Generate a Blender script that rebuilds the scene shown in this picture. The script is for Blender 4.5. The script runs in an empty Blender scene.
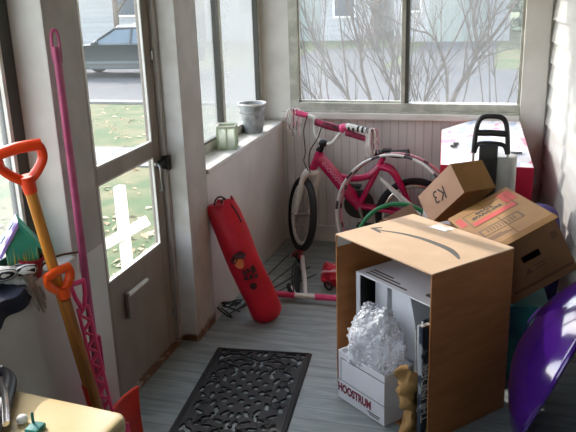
import bpy, bmesh, math, random
from mathutils import Vector, Matrix, Euler, noise
R = math.radians
PI = math.pi
scene = bpy.context.scene
COL = scene.collection
SKY, SUN, EXPOSURE = .76, 3.5, 0.66

# ---------------------------------------------------------------- mesh helpers
def frame(a, b):
    z = (Vector(b) - Vector(a)).normalized()
    x = z.orthogonal().normalized()
    return x, z.cross(x), z

class MB:
    def __init__(s): s.v = []; s.f = []
    def add(s, vs, fs, M=None):
        n = len(s.v)
        s.v += [tuple(M @ Vector(v)) if M is not None else tuple(v) for v in vs]
        s.f += [tuple(i + n for i in f) for f in fs]
        return s
    def box(s, lo, hi, M=None):
        x0, y0, z0 = lo; x1, y1, z1 = hi
        return s.add([(x0,y0,z0),(x1,y0,z0),(x1,y1,z0),(x0,y1,z0),(x0,y0,z1),(x1,y0,z1),(x1,y1,z1),(x0,y1,z1)],
              [(0,3,2,1),(4,5,6,7),(0,1,5,4),(1,2,6,5),(2,3,7,6),(3,0,4,7)], M)
    def tube(s, pts, r, seg=8, closed=False, M=None, flat=1.0, up=None):
        P = [Vector(p) for p in pts]; n = len(P)
        if M is not None: P = [M @ p for p in P]
        rs = list(r) if hasattr(r, '__len__') else [r] * n
        vs, fs = [], []; prev = None
        for i in range(n):
            if closed: t = (P[(i+1) % n] - P[i-1]).normalized()
            else: t = (P[min(i+1, n-1)] - P[max(i-1, 0)]).normalized()
            if prev is None:
                x = (Vector(up) - t * t.dot(Vector(up))).normalized() if up is not None else t.orthogonal().normalized()
            else:
                x = prev - t * t.dot(prev)
                x = x.normalized() if x.length > 1e-6 else t.orthogonal().normalized()
            prev = x; y = t.cross(x)
            for k in range(seg):
                a = 2 * PI * k / seg
                vs.append(P[i] + rs[i] * (math.cos(a) * x + math.sin(a) * flat * y))
        m = n if closed else n - 1
        for i in range(m):
            for k in range(seg):
                a = i * seg + k; b = i * seg + (k+1) % seg
                c = ((i+1) % n) * seg + (k+1) % seg; d = ((i+1) % n) * seg + k
                fs.append((a, b, c, d))
        if not closed:
            fs.append(tuple(range(seg))[::-1]); fs.append(tuple(range((n-1)*seg, n*seg)))
        return s.add(vs, fs)
    def lathe(s, prof, seg=32, M=None, cap=True):
        vs, fs = [], []; n = len(prof)
        for (r, z) in prof:
            for k in range(seg):
                a = 2 * PI * k / seg; vs.append((max(r, 1e-4) * math.cos(a), max(r, 1e-4) * math.sin(a), z))
        for i in range(n - 1):
            for k in range(seg):
                fs.append((i*seg+k, i*seg+(k+1) % seg, (i+1)*seg+(k+1) % seg, (i+1)*seg+k))
        if cap:
            fs.append(tuple(range(seg))[::-1]); fs.append(tuple(range((n-1)*seg, n*seg)))
        return s.add(vs, fs, M)
    def prism(s, poly, z0, z1, M=None):
        n = len(poly)
        vs = [(x, y, z0) for x, y in poly] + [(x, y, z1) for x, y in poly]
        fs = [tuple(range(n))[::-1], tuple(range(n, 2*n))] + [(i, (i+1) % n, n+(i+1) % n, n+i) for i in range(n)]
        return s.add(vs, fs, M)
    def torus(s, c, n, Rr, r, seg=48, sub=10, a0=0, a1=2*PI, flat=1.0):
        x, y, z = frame((0,0,0), n); c = Vector(c)
        full = abs(a1 - a0) > 2*PI - 1e-4
        N = seg if full else seg + 1
        pts = [c + Rr * (math.cos(a0 + (a1-a0)*i/seg) * x + math.sin(a0 + (a1-a0)*i/seg) * y) for i in range(N)]
        return s.tube(pts, r, sub, full, flat=flat, up=z)
    def ball(s, c, r, seg=16, rings=10, M=None):
        rx, ry, rz = r if hasattr(r, '__len__') else (r, r, r)
        vs, fs = [], []
        for i in range(rings + 1):
            t = PI * i / rings
            for k in range(seg):
                a = 2*PI*k/seg
                vs.append((c[0]+rx*math.sin(t)*math.cos(a), c[1]+ry*math.sin(t)*math.sin(a), c[2]+rz*math.cos(t)))
        for i in range(rings):
            for k in range(seg):
                fs.append((i*seg+k, i*seg+(k+1) % seg, (i+1)*seg+(k+1) % seg, (i+1)*seg+k))
        return s.add(vs, fs, M)
    def sheet(s, nu, nv, fn, thick=0.0):
        """a surface fn(u,v) with real thickness along its normals"""
        P = [[Vector(fn(i/nu, j/nv)) for i in range(nu+1)] for j in range(nv+1)]
        def nrm(i, j):
            du = P[j][min(i+1, nu)] - P[j][max(i-1, 0)]; dv = P[min(j+1, nv)][i] - P[max(j-1, 0)][i]
            n = du.cross(dv)
            return n.normalized() if n.length > 1e-9 else Vector((0,0,1))
        vs = [P[j][i] for j in range(nv+1) for i in range(nu+1)]
        w = nu + 1; n0 = len(vs)
        fs = [(j*w+i, j*w+i+1, (j+1)*w+i+1, (j+1)*w+i) for j in range(nv) for i in range(nu)]
        if thick:
            vs += [P[j][i] - thick * nrm(i, j) for j in range(nv+1) for i in range(nu+1)]
            fs += [tuple(n0 + k for k in f[::-1]) for f in fs]
            ring = [i for i in range(nu+1)] + [j*w+nu for j in range(1, nv+1)] + [nv*w+i for i in range(nu-1, -1, -1)] + [j*w for j in range(nv-1, 0, -1)]
            for k in range(len(ring)):
                a, b = ring[k], ring[(k+1) % len(ring)]
                fs.append((b, a, n0 + a, n0 + b))
        return s.add(vs, fs)
    def build(s, name, m, parent=None, smooth=40, bevel=0, recalc=True):
        me = bpy.data.meshes.new(name)
        me.from_pydata(s.v, [], s.f)
        bm = bmesh.new(); bm.from_mesh(me)
        if recalc: bmesh.ops.recalc_face_normals(bm, faces=bm.faces)
        if bevel:
            es = [e for e in bm.edges if len(e.link_faces) == 2 and e.calc_face_angle(0) > R(35)]
            bmesh.ops.bevel(bm, geom=es, offset=bevel, segments=2, affect='EDGES', profile=.5)
        bm.to_mesh(me); bm.free()
        if smooth:
            for p in me.polygons: p.use_smooth = True
            me.set_sharp_from_angle(angle=R(smooth))
        me.materials.append(m)
        o = bpy.data.objects.new(name, me); COL.objects.link(o)
        if parent is not None: o.parent = parent
        return o

def tag(o, label, cat, group=None):
    o['label'] = label; o['category'] = cat
    if group: o['group'] = group
    return o
def thing(name, label, cat, loc=(0,0,0), rot=(0,0,0), group=None, scale=None):
    o = bpy.data.objects.new(name, None); COL.objects.link(o)
    o.empty_display_size = .05
    o.location = loc; o.rotation_euler = rot
    return tag(o, label, cat, group)
def struct(o):
    o['kind'] = 'structure'; return o
def copy_thing(o, loc, rot):
    c = o.copy(); COL.objects.link(c); c.location = loc; c.rotation_euler = rot
    for ch in o.children:
        d = ch.copy(); COL.objects.link(d); d.parent = c
    return c
def writing(name, txt, size, m, parent, loc, rot, extrude=.0004, sx=1.0, bold=0.0):
    cu = bpy.data.curves.new(name, 'FONT'); cu.body = txt; cu.size = size; cu.extrude = extrude
    cu.align_x = 'CENTER'; cu.align_y = 'CENTER'; cu.offset = bold
    t = bpy.data.objects.new(name, cu); COL.objects.link(t)
    me = bpy.data.meshes.new_from_object(t.evaluated_get(bpy.context.evaluated_depsgraph_get()))
    COL.objects.unlink(t); bpy.data.objects.remove(t)
    for v in me.vertices: v.co.x *= sx
    me.materials.clear(); me.materials.append(m)
    o = bpy.data.objects.new(name, me); COL.objects.link(o); o.parent = parent
    o.location = loc; o.rotation_euler = rot
    return o
def smooth_path(ctrl, n=8, closed=False):
    P = [Vector(p) for p in ctrl]; out = []; m = len(P)
    rng = range(m) if closed else range(m - 1)
    for i in rng:
        if closed: a, b, c, d = P[i-1], P[i], P[(i+1) % m], P[(i+2) % m]
        else: a, b, c, d = P[max(i-1,0)], P[i], P[i+1], P[min(i+2, m-1)]
        for k in range(n):
            t = k / n
            out.append(.5*((2*b)+(c-a)*t+(2*a-5*b+4*c-d)*t*t+(3*b-a-3*c+d)*t**3))
    if not closed: out.append(P[-1])
    return out

# ---------------------------------------------------------------- materials
def lin(c):
    if isinstance(c, str):
        c = [int(c[i:i+2], 16) / 255 for i in (0, 2, 4)]
        return tuple((x/12.92 if x <= .04045 else ((x+.055)/1.055)**2.4) for x in c) + (1,)
    return tuple(c) + (1,)
def mat(name, col, rough=.6, metal=0, col2=None, scale=8, mixlo=.4, mixhi=.6, bump=0, bscale=40, spec=.5, coat=0, stretch=(1,1,1), detail=4, trans=0):
    m = bpy.data.materials.new(name); m.use_nodes = True
    nt = m.node_tree; N = nt.nodes; L = nt.links
    b = N['Principled BSDF']
    b.inputs['Roughness'].default_value = rough; b.inputs['Metallic'].default_value = metal
    b.inputs['Specular IOR Level'].default_value = spec
    b.inputs['Coat Weight'].default_value = coat
    b.inputs['Base Color'].default_value = lin(col)
    tc = N.new('ShaderNodeTexCoord'); mp = N.new('ShaderNodeMapping'); mp.inputs['Scale'].default_value = stretch
    L.new(tc.outputs['Object'], mp.inputs['Vector'])
    n = N.new('ShaderNodeTexNoise'); n.inputs['Scale'].default_value = scale; n.inputs['Detail'].default_value = detail
    L.new(mp.outputs['Vector'], n.inputs['Vector'])
    r = N.new('ShaderNodeValToRGB'); L.new(n.outputs['Fac'], r.inputs['Fac'])
    r.color_ramp.elements[0].position = mixlo; r.color_ramp.elements[1].position = mixhi
    r.color_ramp.elements[0].color = lin(col)
    if col2 is None:
        c = lin(col); r.color_ramp.elements[1].color = (c[0]*.9, c[1]*.9, c[2]*.9, 1)
    else: r.color_ramp.elements[1].color = lin(col2)
    L.new(r.outputs['Color'], b.inputs['Base Color'])
    if bump:
        n2 = N.new('ShaderNodeTexNoise'); n2.inputs['Scale'].default_value = bscale; n2.inputs['Detail'].default_value = 3
        L.new(mp.outputs['Vector'], n2.inputs['Vector'])
        bp = N.new('ShaderNodeBump'); bp.inputs['Strength'].default_value = bump; bp.inputs['Distance'].default_value = .004
        L.new(n2.outputs['Fac'], bp.inputs['Height']); L.new(bp.outputs['Normal'], b.inputs['Normal'])
    if trans: b.inputs['Transmission Weight'].default_value = trans
    return m
def nodes(m): return m.node_tree.nodes, m.node_tree.links
def striped(m, axis, period, width, dark=.55, off=0.0, bump=.5):
    """adds grooves every `period` metres along a local axis (board joints)"""
    N, L = nodes(m); b = N['Principled BSDF']
    tc = N.new('ShaderNodeTexCoord'); sp = N.new('ShaderNodeSeparateXYZ'); L.new(tc.outputs['Object'], sp.inputs[0])
    def M(op, a, v):
        q = N.new('ShaderNodeMath'); q.operation = op
        if hasattr(a, 'node'): L.new(a, q.inputs[0])
        else: q.inputs[0].default_value = a
        if hasattr(v, 'node'): L.new(v, q.inputs[1])
        else: q.inputs[1].default_value = v
        return q.outputs[0]
    u = M('DIVIDE', M('ADD', sp.outputs[axis], 50.0 + off), period)
    fr = M('FRACT', u, 0)
    g = M('LESS_THAN', fr, width / period)
    src = b.inputs['Base Color'].links[0].from_socket
    mx = N.new('ShaderNodeMix'); mx.data_type = 'RGBA'; mx.blend_type = 'MULTIPLY'
    L.new(g, mx.inputs['Factor']); L.new(src, mx.inputs[6]); mx.inputs[7].default_value = (dark, dark, dark, 1)
    # each board a shade of its own
    fl = M('FLOOR', u, 0); wn = N.new('ShaderNodeTexWhiteNoise'); wn.noise_dimensions = '1D'; L.new(fl, wn.inputs['W'])
    mr = N.new('ShaderNodeMapRange'); mr.inputs['To Min'].default_value = .92; mr.inputs['To Max'].default_value = 1.05
    L.new(wn.outputs['Value'], mr.inputs['Value'])
    m2 = N.new('ShaderNodeVectorMath'); m2.operation = 'SCALE'
    L.new(mx.outputs[2], m2.inputs[0]); L.new(mr.outputs[0], m2.inputs['Scale'])
    L.new(m2.outputs[0], b.inputs['Base Color'])
    bp = N.new('ShaderNodeBump'); bp.invert = True; bp.inputs['Strength'].default_value = bump; bp.inputs['Distance'].default_value = .004
    L.new(g, bp.inputs['Height'])
    if b.inputs['Normal'].links: L.new(b.inputs['Normal'].links[0].from_socket, bp.inputs['Normal'])
    L.new(bp.outputs['Normal'], b.inputs['Normal'])
    return m
def grime(m, axis, lo, hi, col, scale=14):
    """dirt stains near the foot of a board, broken up by noise"""
    N, L = nodes(m); b = N['Principled BSDF']
    tc = N.new('ShaderNodeTexCoord'); sp = N.new('ShaderNodeSeparateXYZ'); L.new(tc.outputs['Object'], sp.inputs[0])
    mr = N.new('ShaderNodeMapRange'); L.new(sp.outputs[axis], mr.inputs['Value'])
    mr.inputs['From Min'].default_value = lo; mr.inputs['From Max'].default_value = hi
    mr.inputs['To Min'].default_value = 1; mr.inputs['To Max'].default_value = 0
    nz = N.new('ShaderNodeTexNoise'); nz.inputs['Scale'].default_value = scale; nz.inputs['Detail'].default_value = 6
    L.new(tc.outputs['Object'], nz.inputs['Vector'])
    mu = N.new('ShaderNodeMath'); mu.operation = 'MULTIPLY'; L.new(mr.outputs[0], mu.inputs[0]); L.new(nz.outputs['Fac'], mu.inputs[1])
    rp = N.new('ShaderNodeValToRGB'); L.new(mu.outputs[0], rp.inputs['Fac'])
    rp.color_ramp.elements[0].position = .28; rp.color_ramp.elements[1].position = .42
    src = b.inputs['Base Color'].links[0].from_socket
    mx = N.new('ShaderNodeMix'); mx.data_type = 'RGBA'
    L.new(rp.outputs['Color'], mx.inputs['Factor']); L.new(src, mx.inputs[6]); mx.inputs[7].default_value = lin(col)
    L.new(mx.outputs[2], b.inputs['Base Color'])
    return m
def hazy_glass(name, haze, tint=(.6,.62,.63), scale=6, graze=0.0):
    m = bpy.data.materials.new(name); m.use_nodes = True
    N, L = nodes(m); N.remove(N['Principled BSDF']); out = N['Material Output']
    tr = N.new('ShaderNodeBsdfTransparent'); tl = N.new('ShaderNodeBsdfTranslucent'); df = N.new('ShaderNodeBsdfDiffuse'); gl = N.new('ShaderNodeBsdfGlossy')
    for n in (tl, df): n.inputs['Color'].default_value = tint + (1,)
    gl.inputs['Roughness'].default_value = .08
    tc = N.new('ShaderNodeTexCoord'); nz = N.new('ShaderNodeTexNoise'); nz.inputs['Scale'].default_value = scale; nz.inputs['Detail'].default_value = 5
    L.new(tc.outputs['Object'], nz.inputs['Vector'])
    mr = N.new('ShaderNodeMapRange'); mr.inputs['From Min'].default_value = .3; mr.inputs['From Max'].default_value = .7
    mr.inputs['To Min'].default_value = haze*.85; mr.inputs['To Max'].default_value = min(1, haze*1.15); L.new(nz.outputs['Fac'], mr.inputs['Value'])
    if graze:      # dust film: the slanted path through it is longer
        lw = N.new('ShaderNodeLayerWeight'); lw.inputs['Blend'].default_value = .5
        ad = N.new('ShaderNodeMath'); ad.operation = 'MULTIPLY_ADD'; ad.use_clamp = True; ad.inputs[1].default_value = graze
        pw = N.new('ShaderNodeMath'); pw.operation = 'POWER'; pw.inputs[1].default_value = 2; L.new(lw.outputs['Facing'], pw.inputs[0]); L.new(pw.outputs[0], ad.inputs[0]); L.new(mr.outputs[0], ad.inputs[2]); hz = ad.outputs[0]
    else: hz = mr.outputs[0]
    a = N.new('ShaderNodeMixShader'); a.inputs[0].default_value = .4; L.new(tl.outputs[0], a.inputs[1]); L.new(df.outputs[0], a.inputs[2])
    b = N.new('ShaderNodeMixShader'); L.new(hz, b.inputs[0]); L.new(tr.outputs[0], b.inputs[1]); L.new(a.outputs[0], b.inputs[2])
    c = N.new('ShaderNodeMixShader'); c.inputs[0].default_value = .03; L.new(b.outputs[0], c.inputs[1]); L.new(gl.outputs[0], c.inputs[2])
    L.new(c.outputs[0], out.inputs['Surface'])
    return m

M = {}
M['white_paint'] = mat('white paint', 'd9d7d2', .5, col2='cdcac4', scale=5, bump=.15, bscale=30)
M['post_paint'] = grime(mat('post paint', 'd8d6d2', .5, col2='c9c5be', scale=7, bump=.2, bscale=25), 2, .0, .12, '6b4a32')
M['jamb_shade_paint'] = grime(mat('jamb and shaded post paint', 'b4aea8', .55, col2='a69f98', scale=6, bump=.2, bscale=25), 2, 0, .15, '6e4d36')  # jamb colour; on the posts it stands for the shaded room side
M['wall_paint'] = mat('half wall paint', 'd4d1cd', .55, col2='c8c4bf', scale=3, bump=.12, bscale=20)
M['bead'] = striped(mat('beadboard', 'd6d4cf', .55, col2='cbc8c2', scale=4, stretch=(1,1,.3)), 0, .052, .006, .72)
M['trim'] = mat('trim', 'd9d5cf', .5, col2='cfcac2', scale=6)
M['alu'] = mat('window alu', 'bcbbb0', .45, col2='a3a296', scale=12, spec=.4)
M['alu_dark'] = mat('dark channel', '4a4a44', .5)
M['door'] = mat('door metal', '948a80', .5, col2='82786e', scale=4, stretch=(1,1,.4))
M['door_edge'] = mat('door stop', 'c9c5bc', .5)
M['siding'] = mat('siding paint', 'b8b7b3', .55, col2='acaaa5', scale=5, stretch=(1,.4,3), bump=.15, bscale=30)
M['floor'] = striped(mat('porch floor', '939b9a', .5, col2='7e8786', scale=9, stretch=(.5,3,1), bump=.15, bscale=30), 1, .083, .004, .55)
M['ceil'] = mat('ceiling', 'd4d0c6', .7)
M['dark_wall'] = mat('dark brown wall', '3a302a', .8)  # for unseen surfaces, kept dark to cut bounced light
M['glass'] = hazy_glass('clear pane', .02)
M['glass_hazy'] = hazy_glass('hazy pane', .09, (.66,.68,.7), graze=.15)
M['glass_film'] = hazy_glass('filmed pane', .05, (.29,.305,.31), graze=1.15)
M['black_rubber'] = mat('black rubber', '151313', .65, col2='1c1a1a', scale=30, bump=.3, bscale=120)
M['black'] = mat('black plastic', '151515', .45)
M['black_gloss'] = mat('black gloss', '101010', .25)
M['cord'] = mat('black cord', '17161a', .6)
M['orange'] = mat('orange plastic', 'e8430f', .35, col2='dd3a0c', scale=10, spec=.5)
M['orange2'] = mat('orange plastic light', 'f05a16', .35, col2='e54d10', scale=10)
M['red_blade'] = mat('red plastic', 'e02a12', .3, col2='d4240f', scale=6)
M['shaft_wood'] = mat('varnished wood', 'c9852f', .4, col2='b06e22', scale=10, stretch=(8,8,.6))
M['shaft_wood2'] = mat('brown wood', 'a8692c', .45, col2='8d5420', scale=10, stretch=(8,8,.6))
M['pink_pole'] = mat('rose plastic', 'b6547c', .4, col2='a64a70', scale=20)
M['pink'] = mat('pink plastic', 'f2568e', .35, col2='ea4a84', scale=20)
M['pink_dark'] = mat('magenta sleeve', 'c8246e', .4)
M['pink_bike'] = mat('pink bike paint', 'bf1656', .25, col2='b0124e', scale=20, coat=.5)
M['pink_grip'] = mat('pink grip', 'e0457a', .5, col2='d23a6c', scale=30)
M['pink_pad'] = mat('pink pad', '9c1a46', .7, col2='5f0e2a', scale=18)
M['white_plastic'] = mat('white plastic', 'e8e6e0', .35, col2='d9d6ce', scale=18)
M['bike_mark'] = mat('pale bike marking', 'e79ab8', .4)
M['tire'] = mat('tire rubber', '1a1a1b', .7, bump=.4, bscale=90)
M['chrome'] = mat('chrome', 'c8c8c8', .2, 1)
M['steel'] = mat('dull steel', '8c8c8a', .4, .8)
M['silver_paint'] = mat('silver paint', 'e2dfdb', .3)
M['zinc'] = mat('galvanized', 'b2b6b9', .45, .25, col2='8e9296', scale=22)
M['brown_red'] = mat('hoop pink', 'a85a60', .4, col2='7c3c3c', scale=60)
M['green'] = mat('green plastic', '157a48', .35)
M['card'] = mat('cardboard', 'a46c3d', .75, col2='996336', scale=5, stretch=(1,1,6), bump=.08, bscale=60)  # big box sides, darkened so the colour carries their shade
M['card_sunlit'] = mat('sunlit cardboard', 'd8b795', .75, col2='ceac8a', scale=5, bump=.08, bscale=60)  # same box, paler so the colour carries the sun on top
M['card_amber'] = mat('amber cardboard', '8c642f', .75, col2='815927', scale=6, bump=.08, bscale=60)
M['card_pink'] = mat('pinkish cardboard', 'a5836c', .75, col2='9a7860', scale=6)
M['card_brown'] = mat('brown cardboard', '7c5839', .8, col2='704e31', scale=6)
M['ink'] = mat('black ink', '2a211c', .7)
M['ink_grey'] = mat('grey ink', '5d564e', .7)
M['ink_brown'] = mat('brown ink', '5a3d24', .7)
M['ink_red'] = mat('red ink', 'b03226', .7)
M['ink_maroon'] = mat('maroon ink', '7c1f35', .6)
M['white_card'] = mat('white card', 'e4e4e6', .6, col2='dadadd', scale=6)
M['paper'] = mat('white paper', 'd4d2cc', .7)
M['news'] = mat('newsprint', 'b3aea4', .8, col2='5c5a58', scale=60, mixlo=.5, mixhi=.58, stretch=(1,1,2))
M['magazine'] = mat('magazine', '2b3440', .35, col2='8a8c92', scale=16, mixlo=.5, mixhi=.55)
M['kraft'] = mat('kraft paper', 'a8834f', .8, col2='94703f', scale=18, bump=.4, bscale=30)
M['tape'] = mat('packing tape', 'd9c6ab', .2, spec=.6)
M['bag_red'] = mat('red nylon', 'c60f2c', .5, col2='b60c28', scale=12, bump=.5, bscale=14)
M['emblem_orange'] = mat('emblem orange', 'd8743a', .6)
M['emblem_dark'] = mat('emblem dark', '401016', .6)
M['cream'] = mat('cream plastic', 'c8b386', .35, col2='c2ab7c', scale=8)
M['teal'] = mat('teal', '1f6f68', .6, col2='2b8077', scale=10)
M['teal_house'] = mat('teal birdhouse paint', '1d7d6d', .5, col2='2f8a6a', scale=14)
M['violet_roof'] = mat('violet roof paint', '8f78b8', .5, col2='7f69a8', scale=14)
M['pale_blue'] = mat('pale blue paint', 'a8cbe4', .5)
M['yellow'] = mat('yellow paint', 'b9a53c', .5)
M['pot_red'] = mat('dark red plastic', '8c1226', .4)
M['knit_grey'] = mat('grey knit', '8f8f8a', .95, col2='a5a49e', scale=60, bump=.8, bscale=150)
M['navy'] = mat('navy cloth', '14172a', .9, bump=.5, bscale=60)
M['twig'] = mat('twig', '6b4f33', .8)
M['purple'] = mat('purple plastic', '340d63', .13, col2='300b5b', scale=4, coat=.4)
M['purple_mark'] = mat('pale purple ring', '8258b4', .3)
M['purple_cloth'] = mat('purple cloth', '3f2d6a', .8, col2='57478c', scale=14, bump=.6, bscale=20)
M['grey_shell'] = mat('grey shell', 'a3a19c', .4, col2='96948f', scale=8)
M['red_box'] = mat('red print', 'c02440', .4, col2='b01c38', scale=10)
M['red_toy'] = mat('red toy', 'c41530', .5)
M['grass'] = mat('grass', '35481b', .95, col2='5a5633', scale=2.2, mixlo=.40, mixhi=.62, bump=.8, bscale=40, detail=10)
M['leaf'] = mat('fallen leaf', 'b8a684', .9, col2='7d6444', scale=3)
M['asphalt'] = mat('asphalt', '434344', .9, col2='3c3c3d', scale=2, bump=.3, bscale=80)
M['concrete'] = mat('concrete', '6c6b68', .9, col2='62615e', scale=3)
M['house_white'] = striped(mat('house siding', '9c9ea0', .7), 2, .2, .02, .8)
M['house_tan'] = striped(mat('house tan siding', 'a9a79c', .7), 2, .2, .02, .8)
M['roofing'] = mat('roof shingles', '5b5c60', .9, col2='4c4d52', scale=8)
M['house_glass'] = mat('house window', '4a5560', .1)
M['garage'] = mat('garage door', '7f8a86', .6)
M['bark'] = mat('bark', '6d6258', .9, col2='574d45', scale=20, bump=.5, bscale=60)
M['bark_pale'] = mat('pale bark', '5e554d', .9, col2='4a423b', scale=20, bump=.5, bscale=60)
M['evergreen'] = mat('evergreen', '3c4a38', .95, col2='55604a', scale=6)
M['car'] = mat('car paint', '0d1c20', .4, coat=.15)
M['car_glass'] = mat('car glass', '53626c', .08)
M['car_trim'] = mat('car trim', '4c5559', .4)
def striped_cloth(name, a, b, period, axis=1):
    m = mat(name, a, .95, bump=.7, bscale=120)
    N, L = nodes(m); bs = N['Principled BSDF']
    tc = N.new('ShaderNodeTexCoord'); w = N.new('ShaderNodeTexWave'); w.bands_direction = 'XYZ'[axis]
    w.inputs['Scale'].default_value = .314 / period; w.inputs['Distortion'].default_value = 1.2
    L.new(tc.outputs['Object'], w.inputs['Vector'])
    r = N.new('ShaderNodeValToRGB'); r.color_ramp.elements[0].position = .45; r.color_ramp.elements[1].position = .55
    r.color_ramp.elements[0].color = lin(b); r.color_ramp.elements[1].color = lin(a)
    L.new(w.outputs['Fac'], r.inputs['Fac']); L.new(r.outputs['Color'], bs.inputs['Base Color'])
    return m
M['knit_stripe'] = striped_cloth('striped knit', 'cfcdc8', '1a1a1c', .0085, 1)
def banded(name, a, b, n, centre_axis=2):
    """rings of two colours round a hoop (angle in the local XY plane)"""
    m = mat(name, a, .3)
    N, L = nodes(m); bs = N['Principled BSDF']
    tc = N.new('ShaderNodeTexCoord'); g = N.new('ShaderNodeTexGradient'); g.gradient_type = 'RADIAL'
    L.new(tc.outputs['Object'], g.inputs['Vector'])
    mu = N.new('ShaderNodeMath'); mu.operation = 'MULTIPLY'; mu.inputs[1].default_value = n; L.new(g.outputs['Fac'], mu.inputs[0])
    fr = N.new('ShaderNodeMath'); fr.operation = 'FRACT'; L.new(mu.outputs[0], fr.inputs[0])
    lt = N.new('ShaderNodeMath'); lt.operation = 'LESS_THAN'; lt.inputs[1].default_value = .74; L.new(fr.outputs[0], lt.inputs[0])
    mx = N.new('ShaderNodeMix'); mx.data_type = 'RGBA'; L.new(lt.outputs[0], mx.inputs['Factor'])
    mx.inputs[6].default_value = lin(b); mx.inputs[7].default_value = lin(a)
    L.new(mx.outputs[2], bs.inputs['Base Color'])
    return m
M['hoop_bw'] = banded('hoop white and black', 'd4d0cc', '3a3438', 11)
M['hoop_pink'] = banded('hoop rose and brown', 'b4747c', '54302e', 19)
def bubble():
    m = bpy.data.materials.new('bubble wrap'); m.use_nodes = True
    N, L = nodes(m); b = N['Principled BSDF']
    b.inputs['Base Color'].default_value = (.9,.91,.94,1); b.inputs['Roughness'].default_value = .14
    b.inputs['Specular IOR Level'].default_value = .9; b.inputs['Alpha'].default_value = .5
    tc = N.new('ShaderNodeTexCoord'); v = N.new('ShaderNodeTexVoronoi'); v.inputs['Scale'].default_value = 55
    L.new(tc.outputs['Object'], v.inputs['Vector'])
    bp = N.new('ShaderNodeBump'); bp.invert = True; bp.inputs['Strength'].default_value = .9; bp.inputs['Distance'].default_value = .006
    L.new(v.outputs['Distance'], bp.inputs['Height']); L.new(bp.outputs['Normal'], b.inputs['Normal'])
    return m
M['bubble'] = bubble()
def printed_white():
    """white gift box print with loose pink and blue-grey shapes"""
    m = mat('toy box print', 'eceaee', .3)
    N, L = nodes(m); b = N['Principled BSDF']
    tc = N.new('ShaderNodeTexCoord'); nz = N.new('ShaderNodeTexNoise'); nz.inputs['Scale'].default_value = 11; nz.inputs['Detail'].default_value = 3
    L.new(tc.outputs['Object'], nz.inputs['Vector'])
    r = N.new('ShaderNodeValToRGB'); L.new(nz.outputs['Fac'], r.inputs['Fac'])
    e = r.color_ramp.elements; e[0].position = .36; e[0].color = lin('b9c3d6'); e[1].position = .44; e[1].color = lin('eeecf0')
    x = e.new(.6); x.color = lin('eeecf0'); x = e.new(.66); x.color = lin('e79bb2')
    L.new(r.outputs['Color'], b.inputs['Base Color']); return m
M['toy_print'] = printed_white()

# ---------------------------------------------------------------- the setting
# floor, ceiling
f = struct(MB().box((-.16, -1.0, -.08), (2.4, 4.60, 0)).build('floor', M['floor'], smooth=0))
c = struct(MB().box((-.16, -1.0, 2.30), (2.4, 4.60, 2.38)).build('ceiling', M['ceil'], smooth=0))
wn = MB(); wn.box((-.16, -1.1, -.08), (2.4, -1.0, .85)); wn.box((-.16, -1.1, 2.0), (2.4, -1.0, 2.38)); wn.box((-.16, -1.1, .85), (-.02, -1.0, 2.0)); wn.box((.85, -1.1, .85), (2.4, -1.0, 2.0))
struct(wn.build('wall_near', M['dark_wall'], smooth=0))
w4 = bpy.data.objects.new('fill_window', None); COL.objects.link(w4); struct(w4)  # unseen window, added to light the post faces turned to the camera
fr = MB(); fr.box((-.02, -1.08, .85), (.02, -1.02, 2.0)); fr.box((.81, -1.08, .85), (.85, -1.02, 2.0)); fr.box((.02, -1.08, .85), (.81, -1.02, .89)); fr.box((.02, -1.08, 1.96), (.81, -1.02, 2.0))
fr.build('window_frame', M['alu'], w4, smooth=0); MB().box((.02, -1.052, .89), (.81, -1.048, 1.96)).build('pane', M['glass'], w4, smooth=0)
# back wall with a wide window
YB = 4.54
wb = MB()
wb.box((-.16, YB, -.08), (1.75, YB+.12, .826))
wb.box((-.16, YB, 2.02), (1.75, YB+.12, 2.38))
struct(wb.build('wall_back', M['bead'], smooth=0))
wp = MB(); wp.box((-.16, YB, .826), (.062, YB+.12, 2.02)); wp.box((1.505, YB, .826), (1.75, YB+.12, 2.02))
struct(wp.build('trim_1', M['white_paint'], smooth=0))
struct(MB().box((1.47, YB-.018, .0), (1.612, YB, 2.3)).build('trim_2', M['trim'], smooth=0, bevel=.003))
struct(MB().box((.0, YB-.012, 0), (1.47, YB, .11)).build('baseboard_back', M['wall_paint'], smooth=0, bevel=.002))
w1 = bpy.data.objects.new('window_1', None); COL.objects.link(w1); struct(w1)
fr = MB()
fr.box((.062, YB-.012, .872), (.118, YB+.07, 2.02)); fr.box((1.468, YB-.012, .872), (1.505, YB+.07, 2.02))
fr.box((.118, YB-.012, .872), (1.468, YB+.07, .93)); fr.box((.118, YB-.012, 1.97), (1.468, YB+.07, 2.02))
fr.box((.765, YB-.004, .93), (.790, YB+.05, 1.97))
fr.box((.118, YB-.03, .872), (1.468, YB-.012, .884))
fr.build('window_frame', M['alu'], w1, smooth=0, bevel=.003)
MB().box((.790, YB+.005, .93), (.812, YB+.05, 1.97)).build('sash_channel', M['alu_dark'], w1, smooth=0)
sb = MB(); sb.box((.118, YB+.012, .93), (.128, YB+.03, 1.97)); sb.box((.118, YB+.012, .93), (.765, YB+.03, .942)); sb.box((1.452, YB+.012, .93), (1.468, YB+.03, 1.97))
sb.build('sash', M['alu'], w1, smooth=0)
MB().box((.118, YB+.035, .93), (.79, YB+.039, 1.97)).build('pane', M['glass_hazy'], w1, smooth=0)
MB().box((.79, YB+.043, .93), (1.468, YB+.047, 1.97)).build('pane', M['glass_hazy'], w1, smooth=0)
MB().box((.0, YB-.045, .83), (1.47, YB+.02, .872)).build('window_sill', M['trim'], w1, smooth=0, bevel=.006)
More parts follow.
